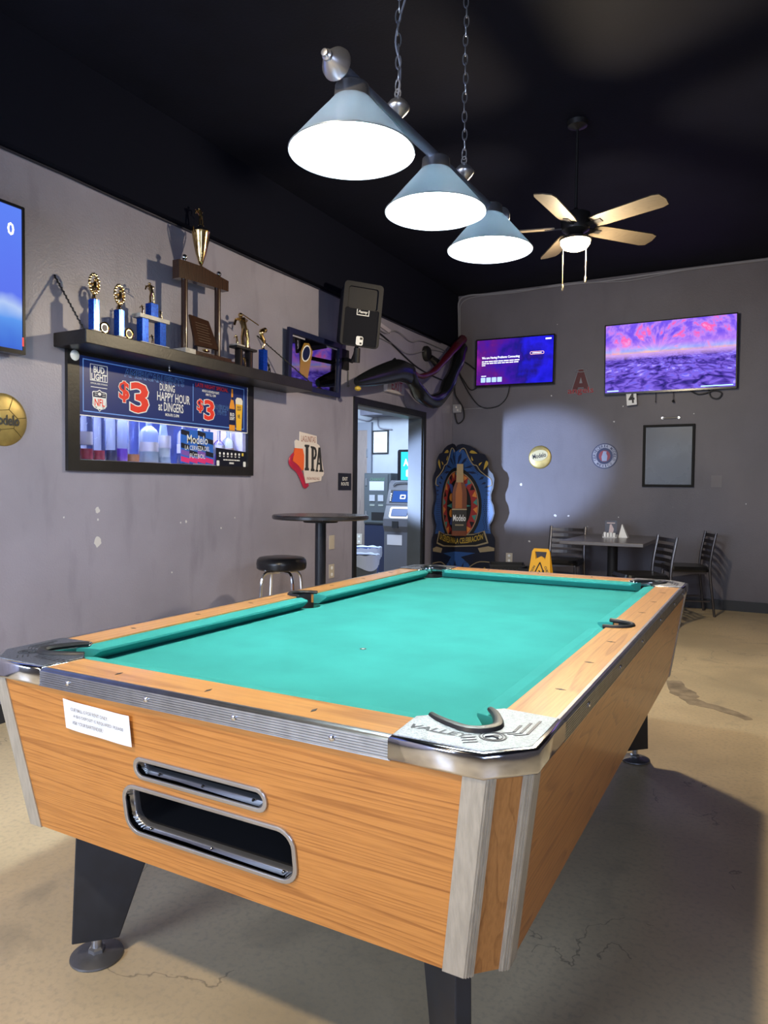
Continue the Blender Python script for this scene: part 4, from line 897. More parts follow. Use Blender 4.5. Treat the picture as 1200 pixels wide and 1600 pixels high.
# round signs
MR = frame((-.640, YB-.002, 1.598), (1, 0, .18), (-.18, 0, 1))
o = thing('bottle_cap_sign', (-.64, YB, 1.465), 'round gold tin sign reading Modelo on the back wall', 'sign')
tin_ball(MR, .134).build('disc', goldtin, o)
MB().lathe([(.100, .0150), (.100, .0185)], 28, MR @ T(0, .02, 0), sy=.62).build('pale_field', mk('pale_gold', (.50, .44, .26), .4), o)
part_text(o, [('Modelo', 0, .018, .155, .052, .02), ], inkdark, 'lettering', MR, .0205)
MR2 = BW(.088, 1.603, .0)
o = thing('round_brewery_sign', (.088, YB, 1.47), 'round white-ringed dark sign reading Cerveceria Mexico beside the framed board', 'sign')
MB().lathe([(.140, 0), (.140, .008), (0, .008)], 40, MR2).build('rim', navy2, o)
g = MB(); g.mesh(curve_mesh([circle(.130, 40), circle(.090, 40)], .001), MR2 @ T(0, 0, .0085)); g.build('ring', mk('sign_grey', (.26, .26, .31), .5), o)
MB().lathe([(.062, .008), (.062, .0092), (0, .0092)], 28, MR2).build('red_field', mk('dull_red', (.20, .025, .04), .5), o)
MB().prism([(-.025, -.055), (.025, -.055), (.032, .0), (.018, .03), (.022, .05), (-.012, .055), (-.02, .03), (-.032, -.01)], .0092, .0102, MR2).build('figure_print', mk('print_grey_blue', (.22, .26, .36), .5), o)
g = MB(); ring_text(g, 'CERVECERIA MODELO', .110, .030, PI*1.12, -.12*PI, MR2 @ T(0, 0, .0095), .02); ring_text(g, 'MEXICO', .110, .028, PI*1.28, PI*1.72, MR2 @ T(0, 0, .0095), .02, True); g.build('lettering', navy2, o)
# team sign : tall A with halo above the word
MA = BW(-.188, 2.420, .0)
o = thing('halo_letter_sign', (-.188, YB, 2.32), 'dark red haloed letter A sign over the word angels between the televisions', 'sign')
dr = mk('dull_team_red', (.085, .012, .016), .5); sil = mk('dull_silver', (.22, .22, .26), .4)
outer = [(-.105, -.10), (-.025, .155), (.025, .155), (.105, -.10), (.05, -.10), (.032, -.045), (-.032, -.045), (-.05, -.10)]
b = MB().mesh(curve_mesh([[(x*1.1, y_*1.06) for x, y_ in outer]], .006), MA @ T(0, 0, .004)); b.build('letter_edge', sil, o)
b = MB().mesh(curve_mesh([outer, [(-.018, .0), (0, .07), (.018, .0)]], .008), MA @ T(0, 0, .006)); b.build('letter', dr, o)
MB().tube([(.062*math.cos(a), .142+.016*math.sin(a), .012) for a in [2*PI*i/24 for i in range(24)]], .005, 6, MA, closed=True).build('halo', sil, o)
g = MB(); put_text(g, 'angels', .285, .085, MA @ T(0, -.088, .0115), .035); g.build('word_edge', sil, o)
g = MB(); put_text(g, 'angels', .285, .085, MA @ T(0, -.088, .0125), .012); g.build('word', mk('word_red', (.30, .010, .02), .5), o)

# ---------------------------------------------------------------- painted corner cutout
def fold(u, z, off):
    """u<0 runs on the left wall side, u>0 on the back wall side, crease in the corner"""
    C = Vector((-1.66, 7.02))
    dR = Vector((.55, -.075)).normalized(); dL = Vector((-.055, -.60)).normalized()
    nR = Vector((-.135, -1)).normalized(); nL = Vector((1, -.09)).normalized()
    if u >= 0: q = C+dR*u; n = nR
    else: q = C+dL*(-u); n = nL
    return Vector((q.x+n.x*off, q.y+n.y*off, z))
def clip(poly, sgn):
    out = []
    for i in range(len(poly)):
        a, b = poly[i], poly[(i+1) % len(poly)]
        ia, ib = a[0]*sgn >= 0, b[0]*sgn >= 0
        if ia: out.append(a)
        if ia != ib:
            t_ = a[0]/(a[0]-b[0]); out.append((0.0, a[1]+(b[1]-a[1])*t_))
    return out
def leaf(mb, poly, o0, o1):
    for sg in (1, -1):
        c = clip(poly, sg)
        if len(c) < 3 or max(abs(p[0]) for p in c) < 1e-4: continue
        mb.hexa([fold(u if u else 1e-6*sg, z_, o0) for u, z_ in c], [fold(u if u else 1e-6*sg, z_, o1) for u, z_ in c])
    return mb
def mirror(P): return P+[(-x, z_) for x, z_ in P[::-1]]
co = thing('painted_cutout', (-1.66, 7.02, 0), 'blue and black folk-painted folding cutout with a beer bottle, standing in the corner', 'cutout')
half = [(.0, .0), (.55, .0), (.55, .62), (.54, .66), (.50, .72), (.485, .80), (.52, .86), (.545, .94), (.53, 1.03), (.50, 1.09), (.495, 1.16), (.525, 1.24), (.535, 1.34), (.515, 1.40), (.47, 1.44), (.44, 1.50), (.445, 1.57), (.40, 1.63), (.33, 1.65), (.28, 1.70), (.20, 1.74), (.10, 1.765), (.04, 1.755), (0, 1.72)]
P = half[1:-1]; full = [(x, z_) for x, z_ in half[1:]]+[(-x, z_) for x, z_ in half[1:-1][::-1]]
leaf(MB(), full, 0, .012).build('board', mk('cutout_navy', (.006, .008, .022), .5), co)
bluep = mk('cutout_blue', (.022, .075, .25), .5); yel = mk('cutout_yellow', (.42, .28, .04), .5); crm = mk('cutout_cream', (.30, .24, .15), .5); cred = mk('cutout_red', (.28, .03, .03), .5); cteal = mk('cutout_teal', (.05, .22, .20), .5); corg = mk('cutout_orange', (.60, .22, .05), .5)
bh = [(.50, .70), (.47, .80), (.505, .87), (.53, .94), (.515, 1.02), (.485, 1.09), (.475, 1.16), (.50, 1.24), (.505, 1.31), (.46, 1.36), (.36, 1.40), (.30, 1.44), (.24, 1.52), (.17, 1.62), (.12, 1.69), (.06, 1.70), (0, 1.66)]
bfull = bh+[(-x, z_) for x, z_ in bh[:-1][::-1]]
leaf(MB(), bfull, .012, .0135).build('blue_field', bluep, co)
leaf(MB(), [(.33, .02), (.30, .20), (.20, .33), (.10, .40), (.30, .46), (-.30, .46), (-.10, .40), (-.20, .33), (-.30, .20), (-.33, .02)], .012, .0135).build('lower_blue_field', bluep, co)
def oval(cx, cz, a, b, n=36): return [(cx+a*math.cos(2*PI*i/n), cz+b*math.sin(2*PI*i/n)) for i in range(n)]
leaf(MB(), oval(0, 1.02, .375, .46), .0135, .0145).build('oval_rim', blackmat, co)
leaf(MB(), oval(0, 1.02, .335, .42), .0145, .0150).build('oval_line', crm, co)
leaf(MB(), oval(0, 1.02, .325, .41), .0150, .0156).build('oval_field', cred, co)
tri = MB(); tri2 = MB(); tri3 = MB()
for i in range(26):
    a = 2*PI*(i+.5)/26; r0, r1 = .80, .98; da = PI/30
    q = [(.325*r1*math.cos(a-da), 1.02+.41*r1*math.sin(a-da)), (.325*r1*math.cos(a+da), 1.02+.41*r1*math.sin(a+da)), (.325*r0*math.cos(a), 1.02+.41*r0*math.sin(a))]
    leaf((tri, tri2, tri3)[i % 3], q, .0156, .0161)
tri.build('teal_triangles', cteal, co, kind='stuff'); tri2.build('orange_triangles', corg, co, kind='stuff'); tri3.build('black_triangles', blackmat, co, kind='stuff')
leaf(MB(), oval(0, 1.02, .235, .31), .0156, .0162).build('inner_oval', blackmat, co)
pet = MB(); pet2 = MB(); pet3 = MB()
for s in (-1, 1):
    leaf(pet, oval(s*.115, 1.12, .055, .05, 16), .0162, .0167); leaf(pet, oval(s*.115, .93, .055, .05, 16), .0162, .0167)
    leaf(pet2, [(s*.06, 1.06), (s*.23, 1.02), (s*.06, .98)], .0162, .0168); leaf(pet3, [(s*.06, 1.15), (s*.10, 1.27), (s*.19, 1.29), (s*.13, 1.18)], .0162, .0167)
    leaf(pet3, [(s*.05, .86), (s*.09, .78), (s*.15, .80), (s*.12, .88)], .0162, .0167)
pet.build('orange_petals', corg, co); pet2.build('teal_petals', cteal, co); pet3.build('blue_petals', mk('cutout_violet', (.06, .09, .35), .5), co)
dk = MB()
for s in (-1, 1):
    for (u0, z0, u1, z1, ww) in ((.03, 1.50, .09, 1.66, .022), (.07, 1.50, .17, 1.60, .018), (.12, 1.47, .26, 1.50, .016), (.15, 1.43, .30, 1.41, .016), (.33, 1.33, .40, 1.37, .018), (.36, 1.28, .43, 1.30, .014), (.04, .10, .02, .36, .018), (.08, .14, .14, .34, .015), (.40, 1.24, .48, 1.26, .012), (.42, 1.20, .49, 1.20, .011), (.43, 1.16, .47, 1.15, .010)):
        du, dz = u1-u0, z1-z0; l = math.hypot(du, dz); nx, nz = -dz/l*ww, du/l*ww
        leaf(dk, [(s*u0, z0), (s*(u0+du*.65+nx), z0+dz*.65+nz), (s*u1, z1), (s*(u0+du*.65-nx), z0+dz*.65-nz)], .0135, .0142)
    for i in range(16):
        for j in range(3):
            u_ = .405+j*.030+.010*math.sin(i); z_ = .74+i*.024
            leaf(dk, oval(s*u_, z_, .008, .006, 6), .0135, .0141)
    for i in range(9):
        for j in range(3): leaf(dk, oval(s*(.17+i*.018), 1.53-i*.014-j*.022+.02, .006, .006, 6), .0135, .0141)
    for i in range(6):
        for j in range(4): leaf(dk, oval(s*(.16+i*.02), .40-j*.022+.005*i, .006, .006, 6), .0135, .0141)
dk.build('dark_strokes', mk('cutout_ink', (.006, .012, .05), .5), co, kind='stuff')
sw = MB()
def drop(mb, u, z_, l, a, wd, s):
    P_ = []
    for i in range(14):
        t_ = i/13; r_ = wd*math.sin(PI*min(1, t_**.6)); P_.append((t_*l, r_))
    P_ = P_+[(x, -y_*.3) for x, y_ in P_[-2:0:-1]]
    leaf(mb, [(s*(u+x*math.cos(a)-y_*math.sin(a)), z_+x*math.sin(a)+y_*math.cos(a)) for x, y_ in P_], .012, .0138)
for s in (-1, 1):
    drop(sw, .20, 1.66, .11, -.15, .028, s); drop(sw, .43, 1.56, .12, -1.9, .032, s); drop(sw, .42, .30, .12, -1.7, .030, s); drop(sw, .25, 1.56, .06, 2.0, .015, s); drop(sw, .33, 1.50, .06, .8, .015, s)
    drop(sw, .24, .22, .07, .6, .02, s); drop(sw, .14, .13, .07, .5, .02, s)
sw.build('yellow_scrolls', yel, co)
ln = MB()
for s in (-1, 1):
    for path in ([(.06, 1.665), (.09, 1.705), (.14, 1.70), (.19, 1.60), (.25, 1.515), (.30, 1.50), (.34, 1.445), (.42, 1.385), (.49, 1.34), (.50, 1.27), (.45, 1.26)], [(.10, .10), (.17, .22), (.24, .30), (.36, .36), (.55, .36)]):
        pp = smooth([(a, b, 0) for a, b in path], 3)
        ln.tube([fold(s*q.x, q.y, .0145) for q in pp], .006, 5)
ln.build('cream_lines', crm, co)
# banner ribbon
rb_ = [(-.45, .60), (-.30, .555), (0, .53), (.30, .555), (.45, .60), (.40, .72), (.27, .675), (0, .65), (-.27, .675), (-.40, .72)]
leaf(MB(), [(u*1.05, z_+(.012 if z_ > .63 else -.014)) for u, z_ in rb_], .0165, .0172).build('ribbon_edge', crm, co)
leaf(MB(), rb_, .0172, .0180).build('ribbon', blackmat, co)
for s in (-1, 1): leaf(MB(), [(s*.47, .55), (s*.33, .52), (s*.36, .47), (s*.55, .50), (s*.55, .535)], .0135, .0150).build('ribbon_end', crm, co)
def fold_text(mb, body, u0, u1, zc, h, off, curve=0.0):
    me = text_mesh(body, .02); xs = [v.co.x for v in me.vertices]; ys = [v.co.y for v in me.vertices]
    vs = []
    for v in me.vertices:
        u_ = u0+(v.co.x-min(xs))/(max(xs)-min(xs))*(u1-u0); z_ = zc+((v.co.y-min(ys))/(max(ys)-min(ys))-.5)*h+curve*u_*u_
        vs.append(fold(u_, z_, off))
    mb.raw(vs, [list(p_.vertices) for p_ in me.polygons])
tx = MB(); fold_text(tx, 'LA CELEBRACI\u00d3N', .015, .40, .600, .085, .0195, .45); fold_text(tx, 'LA CERVEZA PARA', -.40, -.02, .600, .075, .0195, .45); tx.build('lettering', yel, co)
# pop-out bottle standing across the crease
BMx = frame(fold(0, .66, .0)+Vector((.10, -.10, 0)), (.86, .5, 0), (0, 0, 1))
def bx_(mb, P_, z0, z1): return mb.prism(P_, z0, z1, BMx)
glb = mk('bottle_brown', (.14, .035, .010), .3); lab = mk('bottle_label_black', (.010, .009, .010), .45)
bp = [(-.085, 0), (.085, 0), (.088, .50), (.075, .58), (.045, .66), (.038, .78), (-.038, .78), (-.045, .66), (-.075, .58), (-.088, .50)]
bx_(MB(), bp, 0, .010).build('pop_out_bottle', glb, co)
bx_(MB(), [(-.050, .33), (.030, .33), (.030, .52), (.012, .64), (-.022, .64), (-.048, .52)], .010, .0112).build('bottle_glow', mk('bottle_amber', (.34, .10, .018), .3), co)
bx_(MB(), [(-.086, .06), (.086, .06), (.088, .31), (-.088, .31)], .010, .012).build('bottle_label', lab, co)
bx_(MB(), [(-.042, .64), (.042, .64), (.038, .86), (-.038, .86)], .010, .013).build('bottle_neck_foil', mk('neck_gold', (.32, .22, .10), .4), co)
bx_(MB(), [(-.088, .31), (.088, .31), (.088, .325), (-.088, .325)], .010, .0125).build('label_line', crm, co)
part_text(co, [('Modelo', .0, .215, .150, .075, .01)], white, 'bottle_lettering', BMx, .0135)
bars(MB(), BMx, -.05, .05, .13, .016, .0135).build('bottle_small_print', crm, co)

# ---------------------------------------------------------------- side room contents
o = thing('wooden_side_door', (-3.85, SY-.03, 0), 'weathered grey wooden door in the side room seen through the doorway', 'door')
gw = wood('grey_door_wood', 'z', (.26, .21, .19), (.10, .08, .08), rough=.6)
MB().b2((-4.35, SY-.045, 0), (-3.60, SY-.005, 2.08)).build('slab', gw, o)
MB().b2((-3.60, SY-.05, 0), (-3.53, SY, 2.20)).b2((-4.35, SY-.05, 2.08), (-3.60, SY, 2.20)).build('frame', mk('door_frame_grey', (.20, .22, .27), .5), o)
MB().b2((-3.95, SY-.06, 1.02), (-3.925, SY-.045, 1.85)).build('pull_plate', chrome, o)
MB().b2((-3.612, SY-.058, 1.68), (-3.590, SY-.045, 1.80)).build('hinge', steel, o)
MF = frame((-3.395, SY-.012, 1.900), (1, 0, 0), (0, 0, 1))
o = thing('framed_notice', (-3.395, SY-.01, 1.73), 'black-framed white notice on the side room wall above the change machine', 'notice')
g = MB(); g.mesh(curve_mesh([rrect(.27, .345, .002), rrect(.235, .31, .002)], .02), MF); g.build('frame', blackmat, o)
MB().b2((-.12, -.157, -.006), (.12, .157, -.001), MF).build('sheet', paper, o)
g = MB()
for i in range(12): g.b2((-.09, .11-i*.02, 0), (.09-.02*(i % 3), .115-i*.02, .0006), MF)
g.build('print_lines', mk('faint_print', (.45, .47, .52), .6), o)
# change machine on a dark stand
cy_ = 8.02
o = thing('change_machine', (-3.31, cy_, .0), 'dark green-grey change machine on a navy stand in the side room', 'change machine')
cg_ = mk('machine_grey', (.055, .065, .075), .45); 
MB().b2((-3.50, cy_-.02, .70), (-3.06, cy_+.24, 1.435)).build('cabinet', cg_, o, bevel=.006)
MC = frame((-3.295, cy_-.022, 1.07), (1, 0, 0), (0, 0, 1))
MB().b2((-.19, -.35, 0), (.19, .345, .008), MC).build('front_door', mk('machine_door', (.075, .088, .10), .4), o, bevel=.003)
MB().b2((-.11, .115, .008), (.13, .245, .011), MC).build('notice', mk('notice_paper', (.45, .47, .60), .6), o)
part_text(o, [('CHANGE', .02, .275, .24, .045, .0)], mk('faded_green', (.08, .20, .12), .6), 'lettering', MC, .0095)
for i, u in enumerate((-.06, .08)):
    MB().b2((u-.045, -.04, .008), (u+.045, .05, .020), MC).build('bill_slot', mk('slot_grey', (.35, .37, .42), .4), o)
    MB().b2((u-.04, -.11, .008), (u+.04, -.085, .014), MC).build('slot_label', mk('slot_label', (.25, .28, .26), .5), o)
MB().b2((-.07, -.31, .008), (.13, -.20, .016), MC).build('coin_tray', blackmat, o)
for v in (.235, -.235): MB().b2((-.175, v-.05, .008), (-.15, v+.05, .018), MC).build('lock', steel, o)
MB().b2((-3.50, cy_+.0, .0), (-3.06, cy_+.24, .70)).build('stand', mk('navy_stand', (.012, .018, .05), .5), o)
# cash machine
ay = 7.72
o = thing('cash_machine', (-2.78, ay, 0), 'grey cash machine with lit screen in the side room, cut by the door jamb', 'cash machine')
ag = mk('atm_grey', (.085, .085, .10), .4); al_ = mk('atm_light_grey', (.13, .14, .16), .35)
prof = [(0, 0), (-.06, .0), (-.06, .62), (-.10, .70), (-.10, .80), (-.02, .98), (-.02, 1.00), (.05, 1.20), (.07, 1.28), (.12, 1.33), (.36, 1.33), (.36, 0)]
MB().hexa([(-2.98, ay+a, b) for a, b in prof], [(-2.50, ay+a, b) for a, b in prof]).build('cabinet', ag, o, bevel=.01)
MS1 = frame((-2.74, ay+.018, 1.10), (1, 0, 0), (0, .33, 1))
MB().b2((-.19, -.09, 0), (.19, .10, .006), MS1).build('screen_surround', blackmat, o)
MB().b2((-.15, -.075, .006), (.15, .085, .008), MS1).build('screen', emis('atm_screen', (.03, .09, .35), .8), o)
MB().mesh(curve_mesh([rrect(.085, .062, .012), rrect(.050, .032, .006)], .001), MS1 @ T(.01, 0, .0095)).build('screen_mark', emis('atm_white', (.8, .9, 1), 1.0), o)
kk = MB()
for i in range(4): kk.b2((-.183, -.06+i*.03, .006), (-.165, -.042+i*.03, .012), MS1)
kk.build('side_keys', steel, o)
MS2 = frame((-2.74, ay-.062, .885), (1, 0, 0), (0, .42, 1))
MB().mesh(curve_mesh([rrect(.30, .16, .03), rrect(.26, .12, .02)], .012), MS2 @ T(0, 0, .006)).build('keypad_frame', emis('atm_frame_light', (.75, .85, 1), 1.1), o)
MB().b2((-.12, -.05, 0), (.12, .05, .010), MS2).build('keypad', mk('keypad_blue', (.05, .08, .18), .4), o)
MB().b2((-2.83, ay-.115, .68), (-2.74, ay-.09, .77)).build('cash_slot', blackmat, o)
MB().b2((-2.93, ay-.064, .44), (-2.70, ay-.060, .58)).build('notice', mk('atm_notice', (.42, .40, .42), .6), o)
MB().tube([(-2.90, ay+.04, 1.262), (-2.86, ay+.04, 1.30), (-2.74, ay+.045, 1.312), (-2.62, ay+.04, 1.30), (-2.58, ay+.04, 1.262)], .012, 6).build('arched_trim', al_, o)
# sign topper
TM = frame((-2.68, ay+.16, 1.53), (1, 0, 0), (0, 0, 1))
MB().mesh(curve_mesh([rrect(.40, .46, .03)], .06, .004), TM).build('topper_case', black_gloss, o)
MB().b2((-.145, -.195, .030), (.145, .195, .033), TM).build('topper_screen', emis('atm_topper', (.03, .48, .55), .95), o)
part_text(o, [('ATM', .0, .05, .20, .09, .03)], emis('atm_topper_white', (.9, 1, 1), 1.2), 'topper_letters', TM, .0345)
MB().mesh(curve_mesh([rrect(.13, .10, .02, cy=-.10)], .001), TM @ T(0, 0, .0345)).build('topper_mark', emis('atm_topper_mark', (.6, .95, 1), .9), o)
# bins
def bin_(x, y, r, h, mat, label):
    o = thing('waste_bin', (x, y, 0), label, 'waste bin')
    MB().lathe([(r*.82, 0), (r, h), (r*.97, h), (r*.80, .02), (0, .02)], 28, T(x, y, 0)).build('bucket', mat, o)
    bag = mk('bin_liner', (.45, .50, .66), .35, bump=1.0, bscale=14)
    n = 40; vs = []; fs = []
    rows_ = [(r*.95, h-.05), (r*1.0, h+.01), (r*1.05, h+.02), (r*1.06, h-.06), (r*1.04, h-.14)]
    for (rr_, zz) in rows_:
        for k in range(n):
            a = 2*PI*k/n; rj = rr_*(1+.02*math.sin(7*a+zz*9)+.015*math.sin(13*a)); vs.append((x+rj*math.cos(a), y+rj*math.sin(a), zz+(.03*math.sin(3*a) if zz < h-.1 else .006*math.sin(9*a))))
    for i in range(len(rows_)-1):
        for k in range(n): fs.append((i*n+k, i*n+(k+1) % n, (i+1)*n+(k+1) % n, (i+1)*n+k))
    MB().raw(vs, fs, None, True).build('bin_liner', bag, o)
bin_(-3.00, 7.15, .22, .42, mk('blue_bin', (.02, .05, .22), .5), 'blue waste bin with a white liner in the side room, further one')
bin_(-2.62, 6.45, .19, .40, mk('grey_bin', (.06, .07, .09), .5), 'dark waste bin with a bulging white liner, nearer the doorway')
plate(frame((-3.72, SY-.052, .45), (1, 0, 0), (0, 0, 1)), .10, .16, 'wall_outlet', 'white outlet low on the side room wall by the bins')
cable([(-4.2, SY-.02, 2.25), (-3.9, SY-.02, 2.28), (-3.6, SY-.02, 2.22), (-3.45, SY-.02, 2.30), (-3.42, SY-.02, 2.12), (-3.2, SY-.02, 2.08)], .01, 'grey cable looping above the side room door', cg)

# ---------------------------------------------------------------- tall round table and stool
bx0, by0 = -.80, 2.76
o = thing('tall_round_table', (bx0, by0, 0), 'tall round black bar table on a single post near the left wall', 'table')
MB().lathe([(0, 1.028), (.300, 1.028), (.307, 1.034), (.307, 1.050), (.300, 1.056), (0, 1.056)], 48, T(bx0, by0, 0)).build('tabletop', mk('worn_black_top', (.030, .026, .028), .25, noise=.5, nscale=14), o)
MB().lathe([(.11, 1.008), (.11, 1.028)], 24, T(bx0, by0, 0)).build('mounting_plate', blackmat, o)
MB().lathe([(.035, .04), (.035, 1.02)], 20, T(bx0, by0, 0)).build('post', mk('post_black', (.010, .012, .018), .35), o)
MB().lathe([(.21, 0), (.21, .012), (.05, .045), (0, .045)], 28, T(bx0, by0, 0)).build('base', blackmat, o)
sxx, syy = -1.29, 3.01
o = thing('bar_stool', (sxx, syy, 0), 'round black vinyl bar stool with chrome legs beside the tall table', 'stool')
MB().lathe([(0, .652), (.160, .652), (.173, .662), (.176, .695), (.171, .722), (.155, .737), (.08, .746), (0, .748)], 36, T(sxx, syy, 0)).build('seat', vinyl, o)
MB().lathe([(.06, .640), (.06, .652)], 18, T(sxx, syy, 0)).build('swivel_plate', blackmat, o)
for k in range(2):
    a = PI/4+k*PI/2+.35; d = Vector((math.cos(a), math.sin(a), 0)); c = Vector((sxx, syy, 0))
    pts = smooth([c+d*.205+Vector((0, 0, .0)), c+d*.165+Vector((0, 0, .45)), c+d*.152+Vector((0, 0, .585)), c+d*.125+Vector((0, 0, .628)), c+d*.08+Vector((0, 0, .634)), c-d*.08+Vector((0, 0, .634)), c-d*.125+Vector((0, 0, .628)), c-d*.152+Vector((0, 0, .585)), c-d*.165+Vector((0, 0, .45)), c-d*.205], 4)
    MB().tube(pts, .011, 8).build('leg_hoop', chrome, o)
MB().tube([(sxx+.178*math.cos(a), syy+.178*math.sin(a), .30) for a in [2*PI*i/28 for i in range(28)]], .009, 7, closed=True).build('foot_ring', chrome, o)

# ---------------------------------------------------------------- dining table, chairs, floor sign, crates
tx0, tx1, ty0, ty1, tz = -.04, .72, 5.72, 6.95, .745
o = thing('dining_table', ((tx0+tx1)/2, (ty0+ty1)/2, 0), 'grey wood-topped pedestal table against the back wall', 'table')
tt = wood('grey_table_top', 'x', (.115, .105, .110), (.05, .045, .05), rough=.3)
MB().b2((tx0, ty0, tz-.032), (tx1, ty1, tz)).build('tabletop', tt, o, bevel=.003)
MB().lathe([(.05, .04), (.05, tz-.04)], 20, T(.34, 6.33, 0)).build('post', blackmat, o)
MB().b2((.06, 6.28, 0), (.62, 6.38, .04)).b2((.29, 6.02, 0), (.39, 6.64, .04)).b2((.20, 6.2, tz-.05), (.48, 6.46, tz-.032)).build('base', blackmat, o)
metal_ch = mk('dark_chair_metal', (.13, .12, .125), .32, .85, noise=.2); slat_m = mk('dark_slat_metal', (.030, .026, .028), .3, .5)
def chair(x, y, ang, label):
    """origin floor centre, faces +y in its own frame"""
    o = thing('dining_chair', (x, y, 0), label, 'chair', 'ladder-back chairs at the dining table'); Mc = T(x, y, 0) @ RZ(ang)
    sp = MB(); pts = rrect(.41, .40, .06, 4); sp.hexa([(a*.97, b*.97, .435) for a, b in pts], [(a, b, .455) for a, b in pts], Mc); sp.hexa([(a, b, .455) for a, b in pts], [(a*.93, b*.93, .485) for a, b in pts], Mc); sp.build('seat', vinyl, o)
    MB().box((0, 0, .425), (.36, .34, .02), Mc).build('seat_frame', metal_ch, o)
    for s in (-1, 1):
        p = [(s*.195, -.245, .0), (s*.192, -.215, .25), (s*.190, -.195, .44), (s*.188, -.205, .60), (s*.188, -.245, .82)]
        MB().tube(smooth(p, 4), .0165, 8, Mc, flat=.75).build('rear_leg', metal_ch, o)
        MB().tube([(s*.18, .165, .43), (s*.195, .19, 0)], .0145, 8, Mc).build('front_leg', metal_ch, o)
    for i, zz in enumerate((.545, .605, .665, .725, .785)):
        yb = -.205-.04*(max(0, zz-.6)/.22)
        n = 8; lo = []; hi = []
        lo = [(-.185+.37*k/n, yb-.022*math.sin(PI*k/n)-.004, zz-.017) for k in range(n+1)]+[(.185-.37*k/n, yb-.022*math.sin(PI*(1-k/n))+.004, zz-.017) for k in range(n+1)]
        hi = [(a, b-.004, zz+.017) for a, b, c in lo]
        MB().hexa(lo, hi, Mc).build('back_slat', slat_m, o)
    for zz, yy in ((.15, 0),):
        MB().tube([(-.19, -.2, zz), (-.19, .18, zz)], .009, 6, Mc).tube([(.19, -.2, zz), (.19, .18, zz)], .009, 6, Mc).tube([(-.19, 0, zz), (.19, 0, zz)], .009, 6, Mc).build('stretcher', metal_ch, o)
    return o
chair(-.245, 6.63, PI, 'ladder-back chair left of the table, its back to the wall')
chair(.70, 5.70, 2.12, 'ladder-back chair in the middle, half pushed under the table')
chair(.97, 6.70, 1.90, 'ladder-back chair furthest right, standing clear of the table')
o = thing('menu_stand', (.30, 6.5, tz), 'dark blue menu card standing on the dining table', 'menu card')
MM = frame((.285, 6.50, tz+.085), (1, .1, 0), (0, .12, 1))
MB().b2((-.058, -.085, 0), (.058, .085, .006), MM).build('card', navy2, o)
MB().prism([(-.02, -.05), (.02, -.06), (.03, .0), (.005, .05), (-.01, .045)], .006, .0068, MM).b2((-.04, .055, .006), (.04, .065, .0068), MM).build('print', mk('menu_print', (.55, .45, .5), .5), o)
o = thing('condiment_caddy', (.30, 6.43, tz), 'small white condiment caddy in front of the menu card', 'caddy')
cc = MB(); 
for k in range(4): cc.b2((.232+.030*k, 6.41, tz), (.255+.030*k, 6.44, tz+.055-.006*(k % 2)))
cc.build('packet', paper, o)
cc = MB().b2((.222, 6.395, tz), (.362, 6.455, tz+.010)).b2((.222, 6.395, tz+.01), (.226, 6.455, tz+.035)).b2((.358, 6.395, tz+.01), (.362, 6.455, tz+.035)); cc.build('tray', mk('caddy_clear', (.5, .5, .52), .3), o)
o = MB().hexa([(.36, 6.50, tz), (.45, 6.50, tz), (.45, 6.60, tz), (.36, 6.60, tz)], [(.388, 6.53, tz+.135), (.392, 6.53, tz+.135), (.392, 6.57, tz+.135), (.388, 6.57, tz+.135)]).build('folded_table_tent', paper); prop(o, 'white pointed paper tent right of the menu card', 'table tent')
# wet floor sign
fx_, fy_ = -.165, 5.55
o = thing('wet_floor_sign', (fx_, fy_, 0), 'yellow folding wet floor sign behind the pool table', 'floor sign')
yelm = mk('safety_yellow', (.80, .42, .015), .45)
def sgn(s):
    Mx = frame((fx_, fy_+s*.13, 0), (1, 0, 0) if s < 0 else (-1, 0, 0), (0, -s*.195, 1))
    out = [(-.145, 0), (.145, 0), (.085, .655), (.068, .685), (-.068, .685), (-.085, .655)]
    hole = [(-.055, .655), (.055, .655), (.045, .585), (.020, .600), (0, .612), (-.020, .600), (-.045, .585)]
    MB().mesh(curve_mesh([out, hole], .012, .002), Mx).build('panel', yelm, o)
    return Mx
Mx = sgn(-1); sgn(1)
w1 = MB()
for s in (-1, 1): w1.tube([(0, .555, .009), (s*.115, .29, .009)], .0055, 5, Mx)
w1.tube([(-.115, .29, .009), (.115, .29, .009)], .0055, 5, Mx)
w1.ball((.035, .475, .007), .012, 8, Mx, (1, 1, .2)); w1.tube([(.02, .46, .008), (-.01, .42, .008), (.03, .39, .008)], .009, 5, Mx); w1.tube([(-.01, .42, .008), (-.045, .44, .008)], .006, 5, Mx); w1.tube([(.03, .39, .008), (.06, .41, .008), (.05, .36, .008)], .007, 5, Mx); w1.tube([(-.005, .48, .008), (.015, .44, .008)], .006, 5, Mx)
w1.build('warning_symbol', inkdark, o)
g = MB(); put_text(g, 'CAUTION', .13, .020, Mx @ T(-.077, .46, .0075) @ RZ(1.16), .03); put_text(g, 'CUIDADO', .13, .020, Mx @ T(.077, .46, .0075) @ RZ(-1.16), .03); put_text(g, 'WET FLOOR', .17, .03, Mx @ T(0, .22, .0075), .03); g.build('lettering', inkdark, o)
